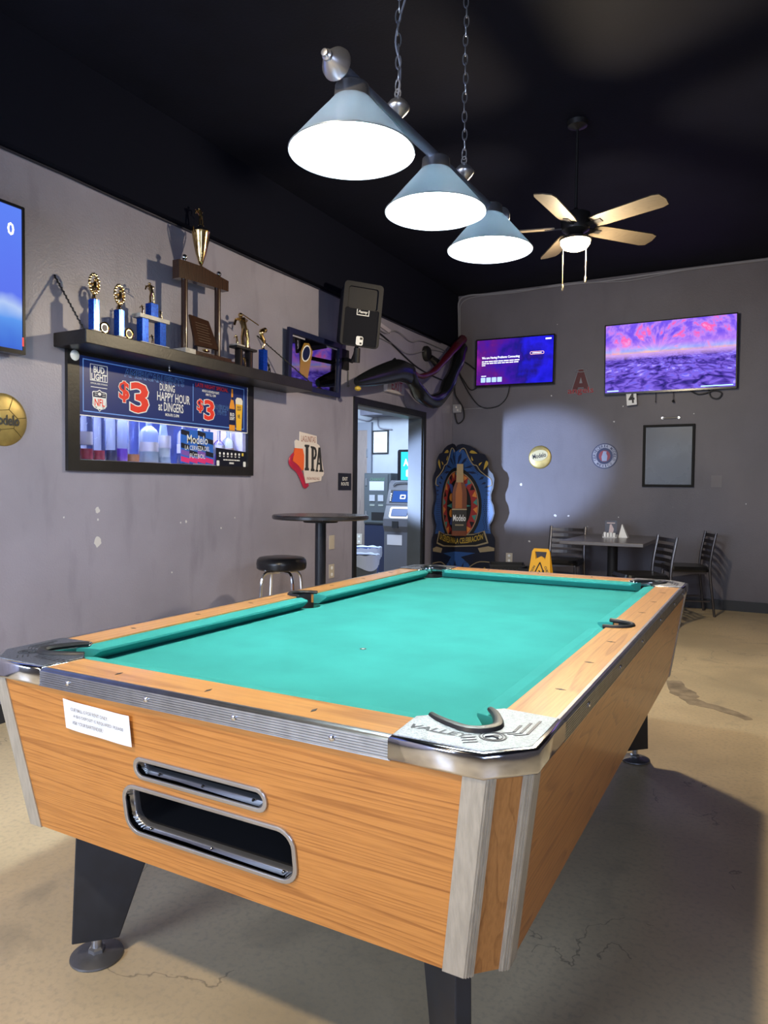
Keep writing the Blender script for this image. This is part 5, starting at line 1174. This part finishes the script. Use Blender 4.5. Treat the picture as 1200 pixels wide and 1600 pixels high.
# black crates
def crate(x, y, w_, d_, h_, ang, label):
    o = thing('plastic_crate', (x, y, 0), label, 'crate'); Mc = T(x, y, 0) @ RZ(ang)
    c = MB().b2((-w_/2, -d_/2, 0), (w_/2, d_/2, .02), Mc)
    for s in (-1, 1):
        lo, hi = s*d_/2, s*(d_/2-.012)
        outl = [(-w_/2, .0), (w_/2, .0), (w_/2, h_), (-w_/2, h_)]
        holes = [rrect(.022, .022, .008, 2, cx=-w_/2+.035+.042*i, cy=h_-.035-.045*j) for i in range(int((w_-.05)/.042)) for j in range(6)]
        c.mesh(curve_mesh([outl]+holes, .010), Mc @ T(0, s*(d_/2-.006), 0) @ RX(PI/2))
    for s in (-1, 1): c.b2((s*w_/2, -d_/2, 0), (s*(w_/2-.01), d_/2, h_), Mc)
    c.build('basket', blackmat, o)
    MB().b2((-w_/2-.008, -d_/2-.008, h_-.012), (w_/2+.008, -d_/2+.006, h_+.006), Mc).b2((-w_/2-.008, d_/2-.006, h_-.012), (w_/2+.008, d_/2+.008, h_+.006), Mc).b2((-w_/2-.008, -d_/2, h_-.012), (-w_/2+.006, d_/2, h_+.006), Mc).b2((w_/2-.006, -d_/2, h_-.012), (w_/2+.008, d_/2, h_+.006), Mc).build('rim', blackmat, o)
crate(-.80, 6.45, .36, .30, .41, .35, 'black perforated crate on the floor right of the painted cutout')
crate(-.42, 6.10, .18, .26, .42, .0, 'narrow black crate mostly hidden behind the yellow floor sign')

# ---------------------------------------------------------------- pool table
W, L = 1.4007, 2.5341
ZT, ZBm = .81, .771
pt_ = thing('pool_table', (W/2, L/2, 0), 'coin-operated pool table with green cloth, orange wood sides and chrome corners', 'pool table')
E_ = .243
def inset(z): return .009+(ZBm-z)/(ZBm-.3944)*.055
def corner_fn(k):
    sx, sy = ((0, 0), (1, 0), (1, 1), (0, 1))[k]
    return lambda a, b: (W-a if sx else a, L-b if sy else b)
# bed
pc = .145
def bed_outline():
    P = []
    r = .062
    for k in range(4):
        g = corner_fn(k)
        cx, cy = pc, pc
        arc = [(cx+r*math.cos(t_), cy+r*math.sin(t_)) for t_ in [(-.30+i*(PI/2+.60)/10)*1.0 for i in range(11)]]
        a = [(.118, cy+r*.9)]+[(cx+r*math.cos(t_), cy+r*math.sin(t_)) for t_ in [PI/2+.25-i*(PI/2+.5)/10 for i in range(11)]]+[(cx+r*.9, .118)]
        pts = [g(*q) for q in a]
        if k in (1, 3): pts = pts[::-1]
        P.append(pts)
    out = list(P[0]); out += P[1]
    sp = [(W-.150-.03*math.sin(t_)*0+.04-.065*math.sin(t_), L/2-.06*math.cos(t_)) for t_ in [PI*i/10 for i in range(11)]]
    out += sp
    out += P[2]; out += P[3]
    out += [(W-x, L-y_) for x, y_ in sp]
    return out
MB().mesh(curve_mesh([bed_outline()], .022), T(0, 0, .754)).build('bed_cloth', felt, pt_)
MB().lathe([(.010, .7651), (.010, .7656), (0, .7656)], 16, T(.687, .731, 0)).build('foot_spot', inkdark, pt_)
MB().lathe([(.0045, .7657), (0, .7658)], 10, T(.687, .731, 0)).build('spot_centre', white, pt_)
# cushions
def cushion(p0, p1, inward, ends=(.036, .036)):
    """p0,p1 on the wood edge line; nose offset inward"""
    p0 = Vector((*p0, 0)); p1 = Vector((*p1, 0)); d = (p1-p0).normalized(); n = Vector((*inward, 0))
    prof = [(0, .806), (.020, .806), (.052, .801), (.053, .794), (.022, .768), (0, .768)]
    mb = MB(); lo = [p0+n*a+d*(ends[0]*a/.052)+Vector((0, 0, z_)) for a, z_ in prof]; hi = [p1+n*a-d*(ends[1]*a/.052)+Vector((0, 0, z_)) for a, z_ in prof]
    mb.hexa(lo, hi); return mb.build('cushion', felt, pt_, bevel=.0015)
wi = .118; c0 = .197
cushion((c0, wi), (W-c0, wi), (0, 1)); cushion((c0, L-wi), (W-c0, L-wi), (0, -1))
for x, nx in ((wi, 1), (W-wi, -1)):
    cushion((x, c0), (x, L/2-.050), (nx, 0), (.036, .016)); cushion((x, L/2+.050), (x, L-c0), (nx, 0), (.016, .036))
# wooden rails
ri = .016
for (y0_, y1_) in ((ri, wi), (L-wi, L-ri)):
    MB().b2((E_-.002, y0_, .770), (W-E_+.002, y1_, ZT)).build('end_rail', rail_x, pt_)
def side_rail(sx):
    u = [(wi, E_-.002), (wi, L/2-.060)]+[(wi-.078*math.sin(t_), L/2-.060*math.cos(t_)) for t_ in [PI*i/12 for i in range(1, 12)]]+[(wi, L/2+.060), (wi, L-E_+.002), (ri, L-E_+.002), (ri, E_-.002)]
    if sx: u = [(W-x, y_) for x, y_ in u]
    MB().mesh(curve_mesh([u], .040), T(0, 0, .790)).build('side_rail', rail_y, pt_)
    lip = [(wi+.010, L/2-.064)]+[(wi-.070*math.sin(t_), L/2-.060*math.cos(t_)) for t_ in [PI*i/14 for i in range(15)]]+[(wi+.010, L/2+.064)]
    if sx: lip = [(W-x, y_) for x, y_ in lip]
    lp = MB().tube([(x, y_, .811) for x, y_ in lip], .0075, 8); 
    n = len(lip); vs = [(x, y_, .812) for x, y_ in lip]+[(x, y_, .70) for x, y_ in lip]
    lp.raw(vs, [(i, i+1, n+i+1, n+i) for i in range(n-1)], None, True); lp.build('side_pocket', rubber, pt_)
side_rail(0); side_rail(1)
MB().b2((.10, .10, .60), (W-.10, L-.10, .612)).build('under_bed', blackmat, pt_)
# diamond inlays
dia = MB()
def dm(x, y_, along):
    a, b = (.012, .0045) if along == 'x' else (.0045, .012)
    return MB().prism([(x-a, y_), (x, y_-b), (x+a, y_), (x, y_+b)], ZT, ZT+.0006)
for i in range(1, 4):
    xx = wi+.053+(W-2*wi-.106)*i/4
    dm(xx, .062, 'y').build('diamond_inlay', inkdark, pt_); dm(xx, L-.062, 'y').build('diamond_inlay', inkdark, pt_)
for i in (1, 2, 3, 5, 6, 7):
    yy = wi+.053+(L-2*wi-.106)*i/8
    dm(.062, yy, 'x').build('diamond_inlay', inkdark, pt_); dm(W-.062, yy, 'x').build('diamond_inlay', inkdark, pt_)
# ribbed aluminium trims
def trim_profile():
    P = [(.020, ZT), (.012, ZT+.0008)]
    P += [(.008-.0012*i, ZT-.0002-.0009*i) for i in range(1, 4)]
    z_ = .8055; i = 0
    while z_ > .7745:
        P += [(.0012, z_), (.0012, z_-.0022), (.0030, z_-.0026), (.0030, z_-.0044)]; z_ -= .0050
    P += [(.0010, .7715), (.0010, .7700), (.020, .7700)]
    return P
TP = trim_profile()
def trim(p0, p1, inward):
    p0 = Vector((*p0, 0)); p1 = Vector((*p1, 0)); n = Vector((*inward, 0))
    return MB().hexa([p0+n*a+Vector((0, 0, z_)) for a, z_ in TP], [p1+n*a+Vector((0, 0, z_)) for a, z_ in TP]).build('rail_trim', alu, pt_)
e2 = E_-.004
trs = [trim((e2, 0), (W-e2, 0), (0, 1)), trim((e2, L), (W-e2, L), (0, -1)), trim((0, e2), (0, L-e2), (1, 0)), trim((W, e2), (W, L-e2), (-1, 0))]
def screw(x, y_, z_, nrm, par, r=.006):
    q = Vector(nrm).to_track_quat('Z', 'Y').to_matrix().to_4x4(); q.translation = Vector((x, y_, z_))
    MB().lathe([(r, -.002), (r, .0015), (r*.6, .003), (0, .0032)], 12, q).build('screw', chrome, par)
for x in (.34, .584, .819, 1.044): screw(x, .0012, .789, (0, -1, 0), trs[0])
for y_ in (.44, .80, 1.15, 1.55, 1.95, 2.25): screw(W-.0012, y_, .789, (1, 0, 0), trs[3])
# corner castings with rubber lips
U = [(.225, .140), (.205, .124), (.180, .110), (.142, .095), (.120, .098), (.107, .107), (.098, .120), (.095, .142), (.110, .180), (.124, .205), (.140, .225)]
cast = [(E_, 0), (.070, 0), (0, .070), (0, E_), (.010, E_+.002), (.122, .252)]+[(a, b) for a, b in U[::-1]]+[(.252, .122), (E_+.002, .010)]
for k in range(4):
    g = corner_fn(k); P = [g(a, b) for a, b in cast]
    mb = MB().mesh(curve_mesh([P], .0445, .007, 3), T(0, 0, .7905)); ob = mb.build('corner_casting', chrome, pt_)
    for p_ in ob.data.polygons: p_.use_smooth = True
    # pebbled top face
    inn = [(E_-.004, .013), (.076, .013), (.013, .076), (.013, E_-.004), (.119, .246)]+[(a, b) for a, b in U[::-1]]+[(.246, .119)]
    c_ = [(.018 if a < .018 else a, b) for a, b in inn]
    MB().mesh(curve_mesh([[g(a, b) for a, b in inn]], .0012), T(0, 0, .8132)).build('casting_face', chrome_grain, ob)
    lipc = smooth([(*g(a, b), .8145) for a, b in U], 3)
    n = len(lipc); lp = MB().tube([(q.x, q.y, .8145) for q in lipc], [.004+.0048*math.sin(PI*(.08+.84*i/(n-1))) for i in range(n)], 8, flat=1.3)
    lp.raw([(q.x, q.y, .816) for q in lipc]+[(q.x, q.y, .70) for q in lipc], [(i, i+1, n+i+1, n+i) for i in range(n-1)], None, True)
    lp.build('pocket_lip', rubber, pt_)
    g2 = MB().lathe([(.066, .70), (.06, .64), (0, .63)], 18, T(*g(.155, .155), 0), cap=False); g2.build('pocket_cup', blackmat, pt_)
    # embossed marks
    em = MB()
    X0, Y0 = g(0, 0); sxk = -1 if k in (1, 2) else 1; syk = -1 if k in (2, 3) else 1
    # text reads from outside the near/far end
    ctr = g(.185, .060); Mt = frame((ctr[0], ctr[1], .8142), (1 if k in (0, 1) else -1, 0, 0), (0, 1 if k in (0, 1) else -1, 0))
    put_text(em, 'VALLEY', .112, .019, Mt @ T(.010, .006, 0), .03, .2)
    cc_ = g(.085, .085); em.mesh(curve_mesh([circle(.024, 24), circle(.021, 24)], .0008), T(cc_[0], cc_[1], .8144)); em.mesh(curve_mesh([circle(.018, 20), circle(.0165, 20)], .0008), T(cc_[0], cc_[1], .8144))
    em.lathe([(.006, .814), (.006, .8147), (0, .8147)], 10, T(cc_[0]+.004, cc_[1]+.005, 0)); em.tube([(cc_[0]-.010, cc_[1]-.010, .8145), (cc_[0], cc_[1], .8145), (cc_[0]+.012, cc_[1]-.006, .8145)], .0018, 5)
    for i in range(3):
        a0 = .034+i*.012; q = [g(a0, .125), g(a0+.005, .125), g(a0+.005+.02*0, .205-.02*i), g(a0, .205-.02*i)]; em.prism(q, .8138, .8146)
        q = [g(.118+.006*i, .030+.010*i), g(.118+.006*i, .034+.010*i), g(.098+.006*i, .050+.010*i), g(.098+.006*i, .046+.010*i)]; em.prism(q, .8138, .8146)
        q = [g(a0, .125), g(a0+.005, .122), g(a0+.022, .108), g(a0+.017, .108)]; em.prism(q, .8138, .8146)
    em.build('embossed_marks', mk('emboss_dark', (.05, .055, .07), .4, .4), ob)
# cabinet panels
pe, pcn, sw_ = .099, .060, .018
def cpt(k, a, b, z_): 
    i = inset(z_); x, y_ = corner_fn(k)(a+i, b+i); return Vector((x, y_, z_))
zt_, zb_ = ZBm, .3944
hh = math.hypot(zt_-zb_, .055)
def pnl(A, B, name, mat, depth=.018, loops=None):
    """panel between the bottom points A,B and top points; A,B=(corner k,a,b)"""
    q = [cpt(*A, zb_), cpt(*B, zb_), cpt(*B, zt_), cpt(*A, zt_)]
    n = (q[1]-q[0]).cross(q[3]-q[0]).normalized(); cen = Vector((W/2, L/2, .58))
    if n.dot(cen-q[0]) < 0: n = -n
    return MB().hexa(q, [p_+n*depth for p_ in q]).build(name, mat, pt_)
pnl((1, 0, pe), (2, 0, pe), 'side_panel', wood_y); pnl((0, 0, pe), (3, 0, pe), 'side_panel', wood_y); pnl((3, pe, 0), (2, pe, 0), 'end_panel', wood_x)
# near end panel with the two ball-return slots
FMt = frame((0, .009+.055, zb_), (1, 0, 0), (0, -.055, zt_-zb_))
def tri_x(a, v): return a+inset(zb_+(zt_-zb_)*v/hh)
outl = [(tri_x(pe, 0), 0), (W-tri_x(pe, 0), 0), (W-tri_x(pe, hh), hh), (tri_x(pe, hh), hh)]
S1 = rrect(.345, .037, .018, 5, cx=.700, cy=.234); S2 = rrect(.452, .106, .034, 5, cx=.706, cy=.128)
fp = MB().mesh(curve_mesh([outl, S1, S2], .018), FMt @ T(0, 0, -.009)).build('end_panel', wood_x, pt_)
def big(P, cx, cy, k): return [(cx+(x-cx)*k[0], cy+(y_-cy)*k[1]) for x, y_ in P]
for (cx, cy, w_, h_, r_) in ((.700, .234, .345, .037, .018), (.706, .128, .452, .106, .034)):
    o1 = rrect(w_+.016, h_+.016, r_+.007, 6, cx=cx, cy=cy); i1 = rrect(w_-.004, h_-.004, r_-.002, 6, cx=cx, cy=cy)
    bz = MB().mesh(curve_mesh([o1, i1], .006, .002), FMt @ T(0, 0, .002)); n = len(i1)
    bz.raw([(x, y_, .001) for x, y_ in i1]+[(x, y_, -.035) for x, y_ in i1], [(i, (i+1) % n, n+(i+1) % n, n+i) for i in range(n)], FMt, True)
    bzo = bz.build('slot_bezel', steel, pt_)
    d_ = .16 if h_ < .06 else .24
    bb_ = MB().raw([(x*1.0, y_, -.035) for x, y_ in i1]+[(x, y_, -d_) for x, y_ in i1], [(i, (i+1) % n, n+(i+1) % n, n+i) for i in range(n)]+[list(range(n, 2*n))], FMt); bb_.build('slot_well', blackmat, pt_)
    for u in (cx-w_/2+.05, cx, cx+w_/2-.04):
        q = FMt @ Vector((u, cy-h_/2+.0015, -.014)); screw(q.x, q.y, q.z+.001, (0, 0, 1), bzo, .0035)
# corner posts and chamfer panels
def strip(A, B, name, mat, proud=.003):
    q = [cpt(*A, zb_-.002), cpt(*B, zb_-.002), cpt(*B, zt_), cpt(*A, zt_)]
    n = (q[1]-q[0]).cross(q[3]-q[0]).normalized(); cen = Vector((W/2, L/2, .58))
    if n.dot(cen-q[0]) > 0: n = -n
    return q, n
for k in range(4):
    dch = .707*sw_
    for fl_ in (0, 1):
        sw2 = lambda a, b: (k, a, b) if not fl_ else (k, b, a)
        q1, n1 = strip(sw2(pe, 0), sw2(pcn, 0), '', None); q2, n2 = strip(sw2(pcn, 0), sw2(pcn-dch, dch), '', None)
        mb = MB(); 
        nm = (n1+n2).normalized()*.0035
        # folded angle strip
        A0, A1 = q1[0]+n1*.003, q1[3]+n1*.003; B0, B1 = q1[1]+nm, q1[2]+nm; C0, C1 = q2[1]+n2*.003, q2[2]+n2*.003
        D0, D1 = q1[0]-n1*.002, q1[3]-n1*.002; F0, F1 = q1[1]-nm, q1[2]-nm; G0, G1 = q2[1]-n2*.002, q2[2]-n2*.002
        mb.hexa([A0, B0, C0, G0, F0, D0], [A1, B1, C1, G1, F1, D1])
        # fine ribs on the chamfer flange
        for i in range(3):
            t0 = .22+i*.25
            a0 = B0.lerp(C0, t0)+n2*.0006; a1 = B1.lerp(C1, t0)+n2*.0006
            mb.tube([a0, a1], .0011, 4)
        mb.build('corner_post', alu_post, pt_)
    q = [cpt(k, pcn-dch, dch, zb_), cpt(k, dch, pcn-dch, zb_), cpt(k, dch, pcn-dch, zt_), cpt(k, pcn-dch, dch, zt_)]
    n = (q[1]-q[0]).cross(q[3]-q[0]).normalized()
    if n.dot(Vector((W/2, L/2, .58))-q[0]) < 0: n = -n
    MB().hexa(q, [p_+n*.012 for p_ in q]).build('corner_panel', wood_z, pt_)
MB().hexa([(.115, .115, zb_+.004), (W-.115, .115, zb_+.004), (W-.115, L-.115, zb_+.004), (.115, L-.115, zb_+.004)], [(.115, .115, zb_+.016), (W-.115, .115, zb_+.016), (W-.115, L-.115, zb_+.016), (.115, L-.115, zb_+.016)]).build('bottom_board', blackmat, pt_)
# legs
foot_m = mk('grey_foot_metal', (.20, .20, .21), .42, .7, noise=.3)
for k in range(4):
    g = corner_fn(k)
    # tapered steel slab lying on the corner diagonal
    def lp_(c, o_): return g(c+o_, c-o_)
    th = .012
    bot = [(*lp_(.155, th), .050), (*lp_(.155, -th), .050), (*lp_(.237, -th), .050), (*lp_(.237, th), .050)]
    top = [(*lp_(.165, th), zb_+.004), (*lp_(.165, -th), zb_+.004), (*lp_(.322, -th), zb_+.004), (*lp_(.322, th), zb_+.004)]
    leg = MB().hexa(bot, top).build('leg', leg_black, pt_, bevel=.003)
    c = g(.197, .197)
    MB().lathe([(.013, .012), (.013, .052)], 14, T(c[0], c[1], 0)).lathe([(.021, .012), (.021, .024), (.014, .028)], 6, T(c[0], c[1], 0), smooth=False).build('leveler_stem', steel, leg)
    MB().lathe([(0, 0), (.064, 0), (.067, .003), (.066, .007), (.058, .010), (.030, .013), (.014, .016), (0, .016)], 36, T(c[0], c[1], 0)).build('foot_disc', foot_m, leg)
# taped note
NM = FMt @ T(.423, .322, .0035) @ RZ(-.035)
nt_ = thing('paper_note', NM.translation, 'white printed paper note stuck on the front of the pool table', 'note')
nn = 10; vs = []
for i in range(nn+1):
    u = -.105+.21*i/nn; dz = .0015+.0010*math.sin(i*.9)+.002*(abs(i-5)/5)**2; sh = -.003*math.sin(PI*i/nn)
    vs += [(u, -.036+sh, dz), (u, .036+sh, dz)]
pn = MB().raw(vs, [(2*i, 2*i+2, 2*i+3, 2*i+1) for i in range(nn)], NM); pn.build('sheet', paper, nt_)
part_text(nt_, [('CUE BALL IS FOR RENT ONLY.', -.020, .0155, .120, .0080, 0), ('A $10 DEPOSIT IS REQUIRED. PLEASE', .005, -.0005, .158, .0080, 0), ('ASK YOUR BARTENDER.', -.030, -.0165, .098, .0080, 0)], grey_ink, 'lettering', NM, .0052)

# ---------------------------------------------------------------- billiard lamp
LX = .70
def zbar(y_): return 2.338+(y_-.62)*.024
bl_t = thing('billiard_lamp', (LX, 1.16, 2.14), 'three-shade chrome billiard lamp hanging by chains over the pool table', 'pendant lamp')
def translucent(m, k, col):
    nt = m.node_tree; b = nt.nodes['Principled BSDF']; t_ = nt.nodes.new('ShaderNodeBsdfTranslucent'); t_.inputs[0].default_value = (*col, 1)
    x = nt.nodes.new('ShaderNodeMixShader'); x.inputs[0].default_value = k
    nt.links.new(b.outputs[0], x.inputs[1]); nt.links.new(t_.outputs[0], x.inputs[2]); nt.links.new(x.outputs[0], nt.nodes['Material Output'].inputs[0]); return m
shade_m = translucent(mk('blue_grey_translucent', (.34, .37, .44), .3, .6), .055, (.66, .72, .84))  # translucency added so the metal shade's outside glows
inner = translucent(mk('white_translucent', (.85, .90, .90), .5), .25, (.7, .9, 1))  # lining passes light through for the shade's added glow
bulb_m = emis('bulb_glow', (.90, 1, .98), 22.0)
for i, (yy, zr) in enumerate(((.622, 2.142), (1.172, 2.168), (1.704, 2.196))):
    Ms = T(LX, yy, zr); R_ = .170
    prof = [(R_, 0), (R_*.985, .004), (.110, .072), (.066, .122), (.053, .138)]
    sh = MB().lathe(prof, 48, Ms, cap=False); sh.tube([(LX+R_*math.cos(a), yy+R_*math.sin(a), zr) for a in [2*PI*j/48 for j in range(48)]], .0022, 6, closed=True)
    so = sh.build('shade', shade_m, bl_t)
    MB().lathe([(r_-.002, z_) for r_, z_ in prof]+[(0, .138)], 48, Ms, cap=False).build('shade_lining', inner, so)
    MB().lathe([(.053, .136), (.049, .140), (.046, .175), (.040, .180), (.014, .182), (.014, zbar(yy)-zr)], 28, Ms, cap=False).build('collar', steel, so)
    MB().ball((LX, yy, zr+.062), .040, 18, None, (1, 1, 1.15)).build('bulb', bulb_m, so)
    light('lamp_light', 'POINT', (LX, yy, zr+.008), 19, (.88, 1, .97), shadow_soft_size=.05)
MB().tube([(LX, .545, zbar(.545)), (LX, 1.82, zbar(1.82))], .016, 14).build('bar', mk('bar_dark_steel', (.20, .23, .30), .4, .5), bl_t)
for (yy, s) in ((.545, -1), (1.82, 1)):
    q = frame((LX, yy, zbar(yy)), (1, 0, 0), (0, 0, 1)) if s < 0 else frame((LX, yy, zbar(yy)), (-1, 0, 0), (0, 0, 1))
    MB().lathe([(.018, -.012), (.036, -.006), (.042, 0), (.040, .010), (.022, .034), (.014, .042), (.014, .050), (.009, .054), (.009, .062), (0, .064)], 28, q).build('end_finial', steel, bl_t)
for j, yy in enumerate((.889, 1.420)):
    z0_ = zbar(yy)
    MB().lathe([(.012, .006), (.016, .012), (.028, .024), (.036, .036), (.036, .042), (.033, .047), (.024, .058), (.012, .066), (.006, .074), (0, .075)], 24, T(LX, yy, z0_)).build('hanger_knob', steel, bl_t)
    MB().tube([(LX+.010*math.cos(a), yy, z0_+.082+.014*math.sin(a)) for a in [2*PI*i/14 for i in range(14)]], .0022, 6, closed=True).build('hanger_ring', steel, bl_t)
    # chain links up to the ceiling
    lm = None; n_l = int((ZC-.03-(z0_+.09))/.034)
    for i in range(n_l):
        zc = z0_+.105+i*.034
        if lm is None:
            pts = [(.0085*math.cos(a), 0, .021*math.sin(a)) for a in [2*PI*q/14 for q in range(14)]]
            me_src = MB().tube([(LX+p_[0], yy, zc+p_[2]) for p_ in pts], .0020, 6, closed=True).build('chain_link', steel, bl_t)
            # recentre the shared mesh on the link itself
            off = Vector((LX, yy, zc))-ORG[bl_t.name]
            for v in me_src.data.vertices: v.co -= off
            me_src.location = off; lm = me_src
        else:
            c = lm.copy(); COL.objects.link(c); c.parent = bl_t
            c.location = lm.location+Vector((.002*math.sin(i), .002*math.cos(i*1.7), .034*i)); c.rotation_euler = (0, 0, (PI/2 if i % 2 else 0)+.4+.1*math.sin(i*2))
    MB().lathe([(.05, ZC-.03), (.055, ZC-.004), (.055, ZC)], 20, T(LX, yy, 0)).build('ceiling_canopy', steel, bl_t)
cord = smooth([(LX, .889, zbar(.889)+.07), (LX+.006, .893, 2.50), (LX-.008, .886, 2.58), (LX+.006, .892, 2.66), (LX+.020, .90, 2.74), (LX-.004, .89, 2.85), (LX+.01, .895, 3.0), (LX-.006, .885, 3.2), (LX+.004, .889, 3.53)], 6)
MB().tube(cord, .0032, 6).build('power_cord', mk('silver_cord', (.40, .42, .50), .3, .5), bl_t)

# ---------------------------------------------------------------- ceiling fan
FX, FY = .585, 3.57
fan = thing('ceiling_fan', (FX, FY, 2.75), 'five-bladed ceiling fan with a glowing warm light beyond the billiard lamp', 'ceiling fan')
fdark = mk('fan_bronze', (.03, .028, .03), .4, .5)
MB().lathe([(.05, 2.86), (.085, 2.88), (.095, 2.93), (.09, 2.98), (.03, 3.0), (.009, 3.02), (.009, ZC-.05), (.06, ZC-.03), (.065, ZC)], 28, T(FX, FY, 0)).build('motor_housing', fdark, fan)
bladem = wood('fan_blade_wood', 'x', (.085, .066, .046), (.05, .038, .026), rough=.5)
for i in range(5):
    a = math.radians(-22+72*i); Mb = T(FX, FY, 2.900) @ RZ(a) @ RX(-.24)
    out = [(.13, -.052), (.20, -.060), (.56, -.068), (.60, -.055), (.612, 0), (.60, .055), (.56, .068), (.20, .060), (.13, .052)]
    b_ = MB().mesh(curve_mesh([out], .007), Mb).build('blade', bladem, fan)
    MB().b2((.07, -.018, -.008), (.19, .018, -.003), Mb).build('blade_iron', fdark, b_)
MB().lathe([(.045, 2.86), (.06, 2.84), (.100, 2.825), (.100, 2.812), (.09, 2.812)], 28, T(FX, FY, 0), cap=False).build('light_fitter', fdark, fan)
MB().lathe([(.094, 2.815), (.092, 2.795), (.075, 2.770), (.045, 2.757), (0, 2.752)], 28, T(FX, FY, 0), cap=False).build('light_bowl', emis('warm_glow', (1, .78, .42), 14.0), fan)
light('fan_light', 'POINT', (FX, FY, 2.735), 98, (1, .82, .55), shadow_soft_size=.06)
brass = mk('pull_brass', (.75, .60, .35), .3, .7)
for (dx, dy, zz) in ((-.065, -.05, 2.535), (.055, .06, 2.600)):
    MB().tube([(FX+dx, FY+dy, 2.82), (FX+dx, FY+dy, zz)], .0022, 5).lathe([(.004, zz), (.0065, zz-.006), (.0065, zz-.036), (.003, zz-.040)], 8, T(FX+dx, FY+dy, 0)).build('pull_chain', brass, fan)
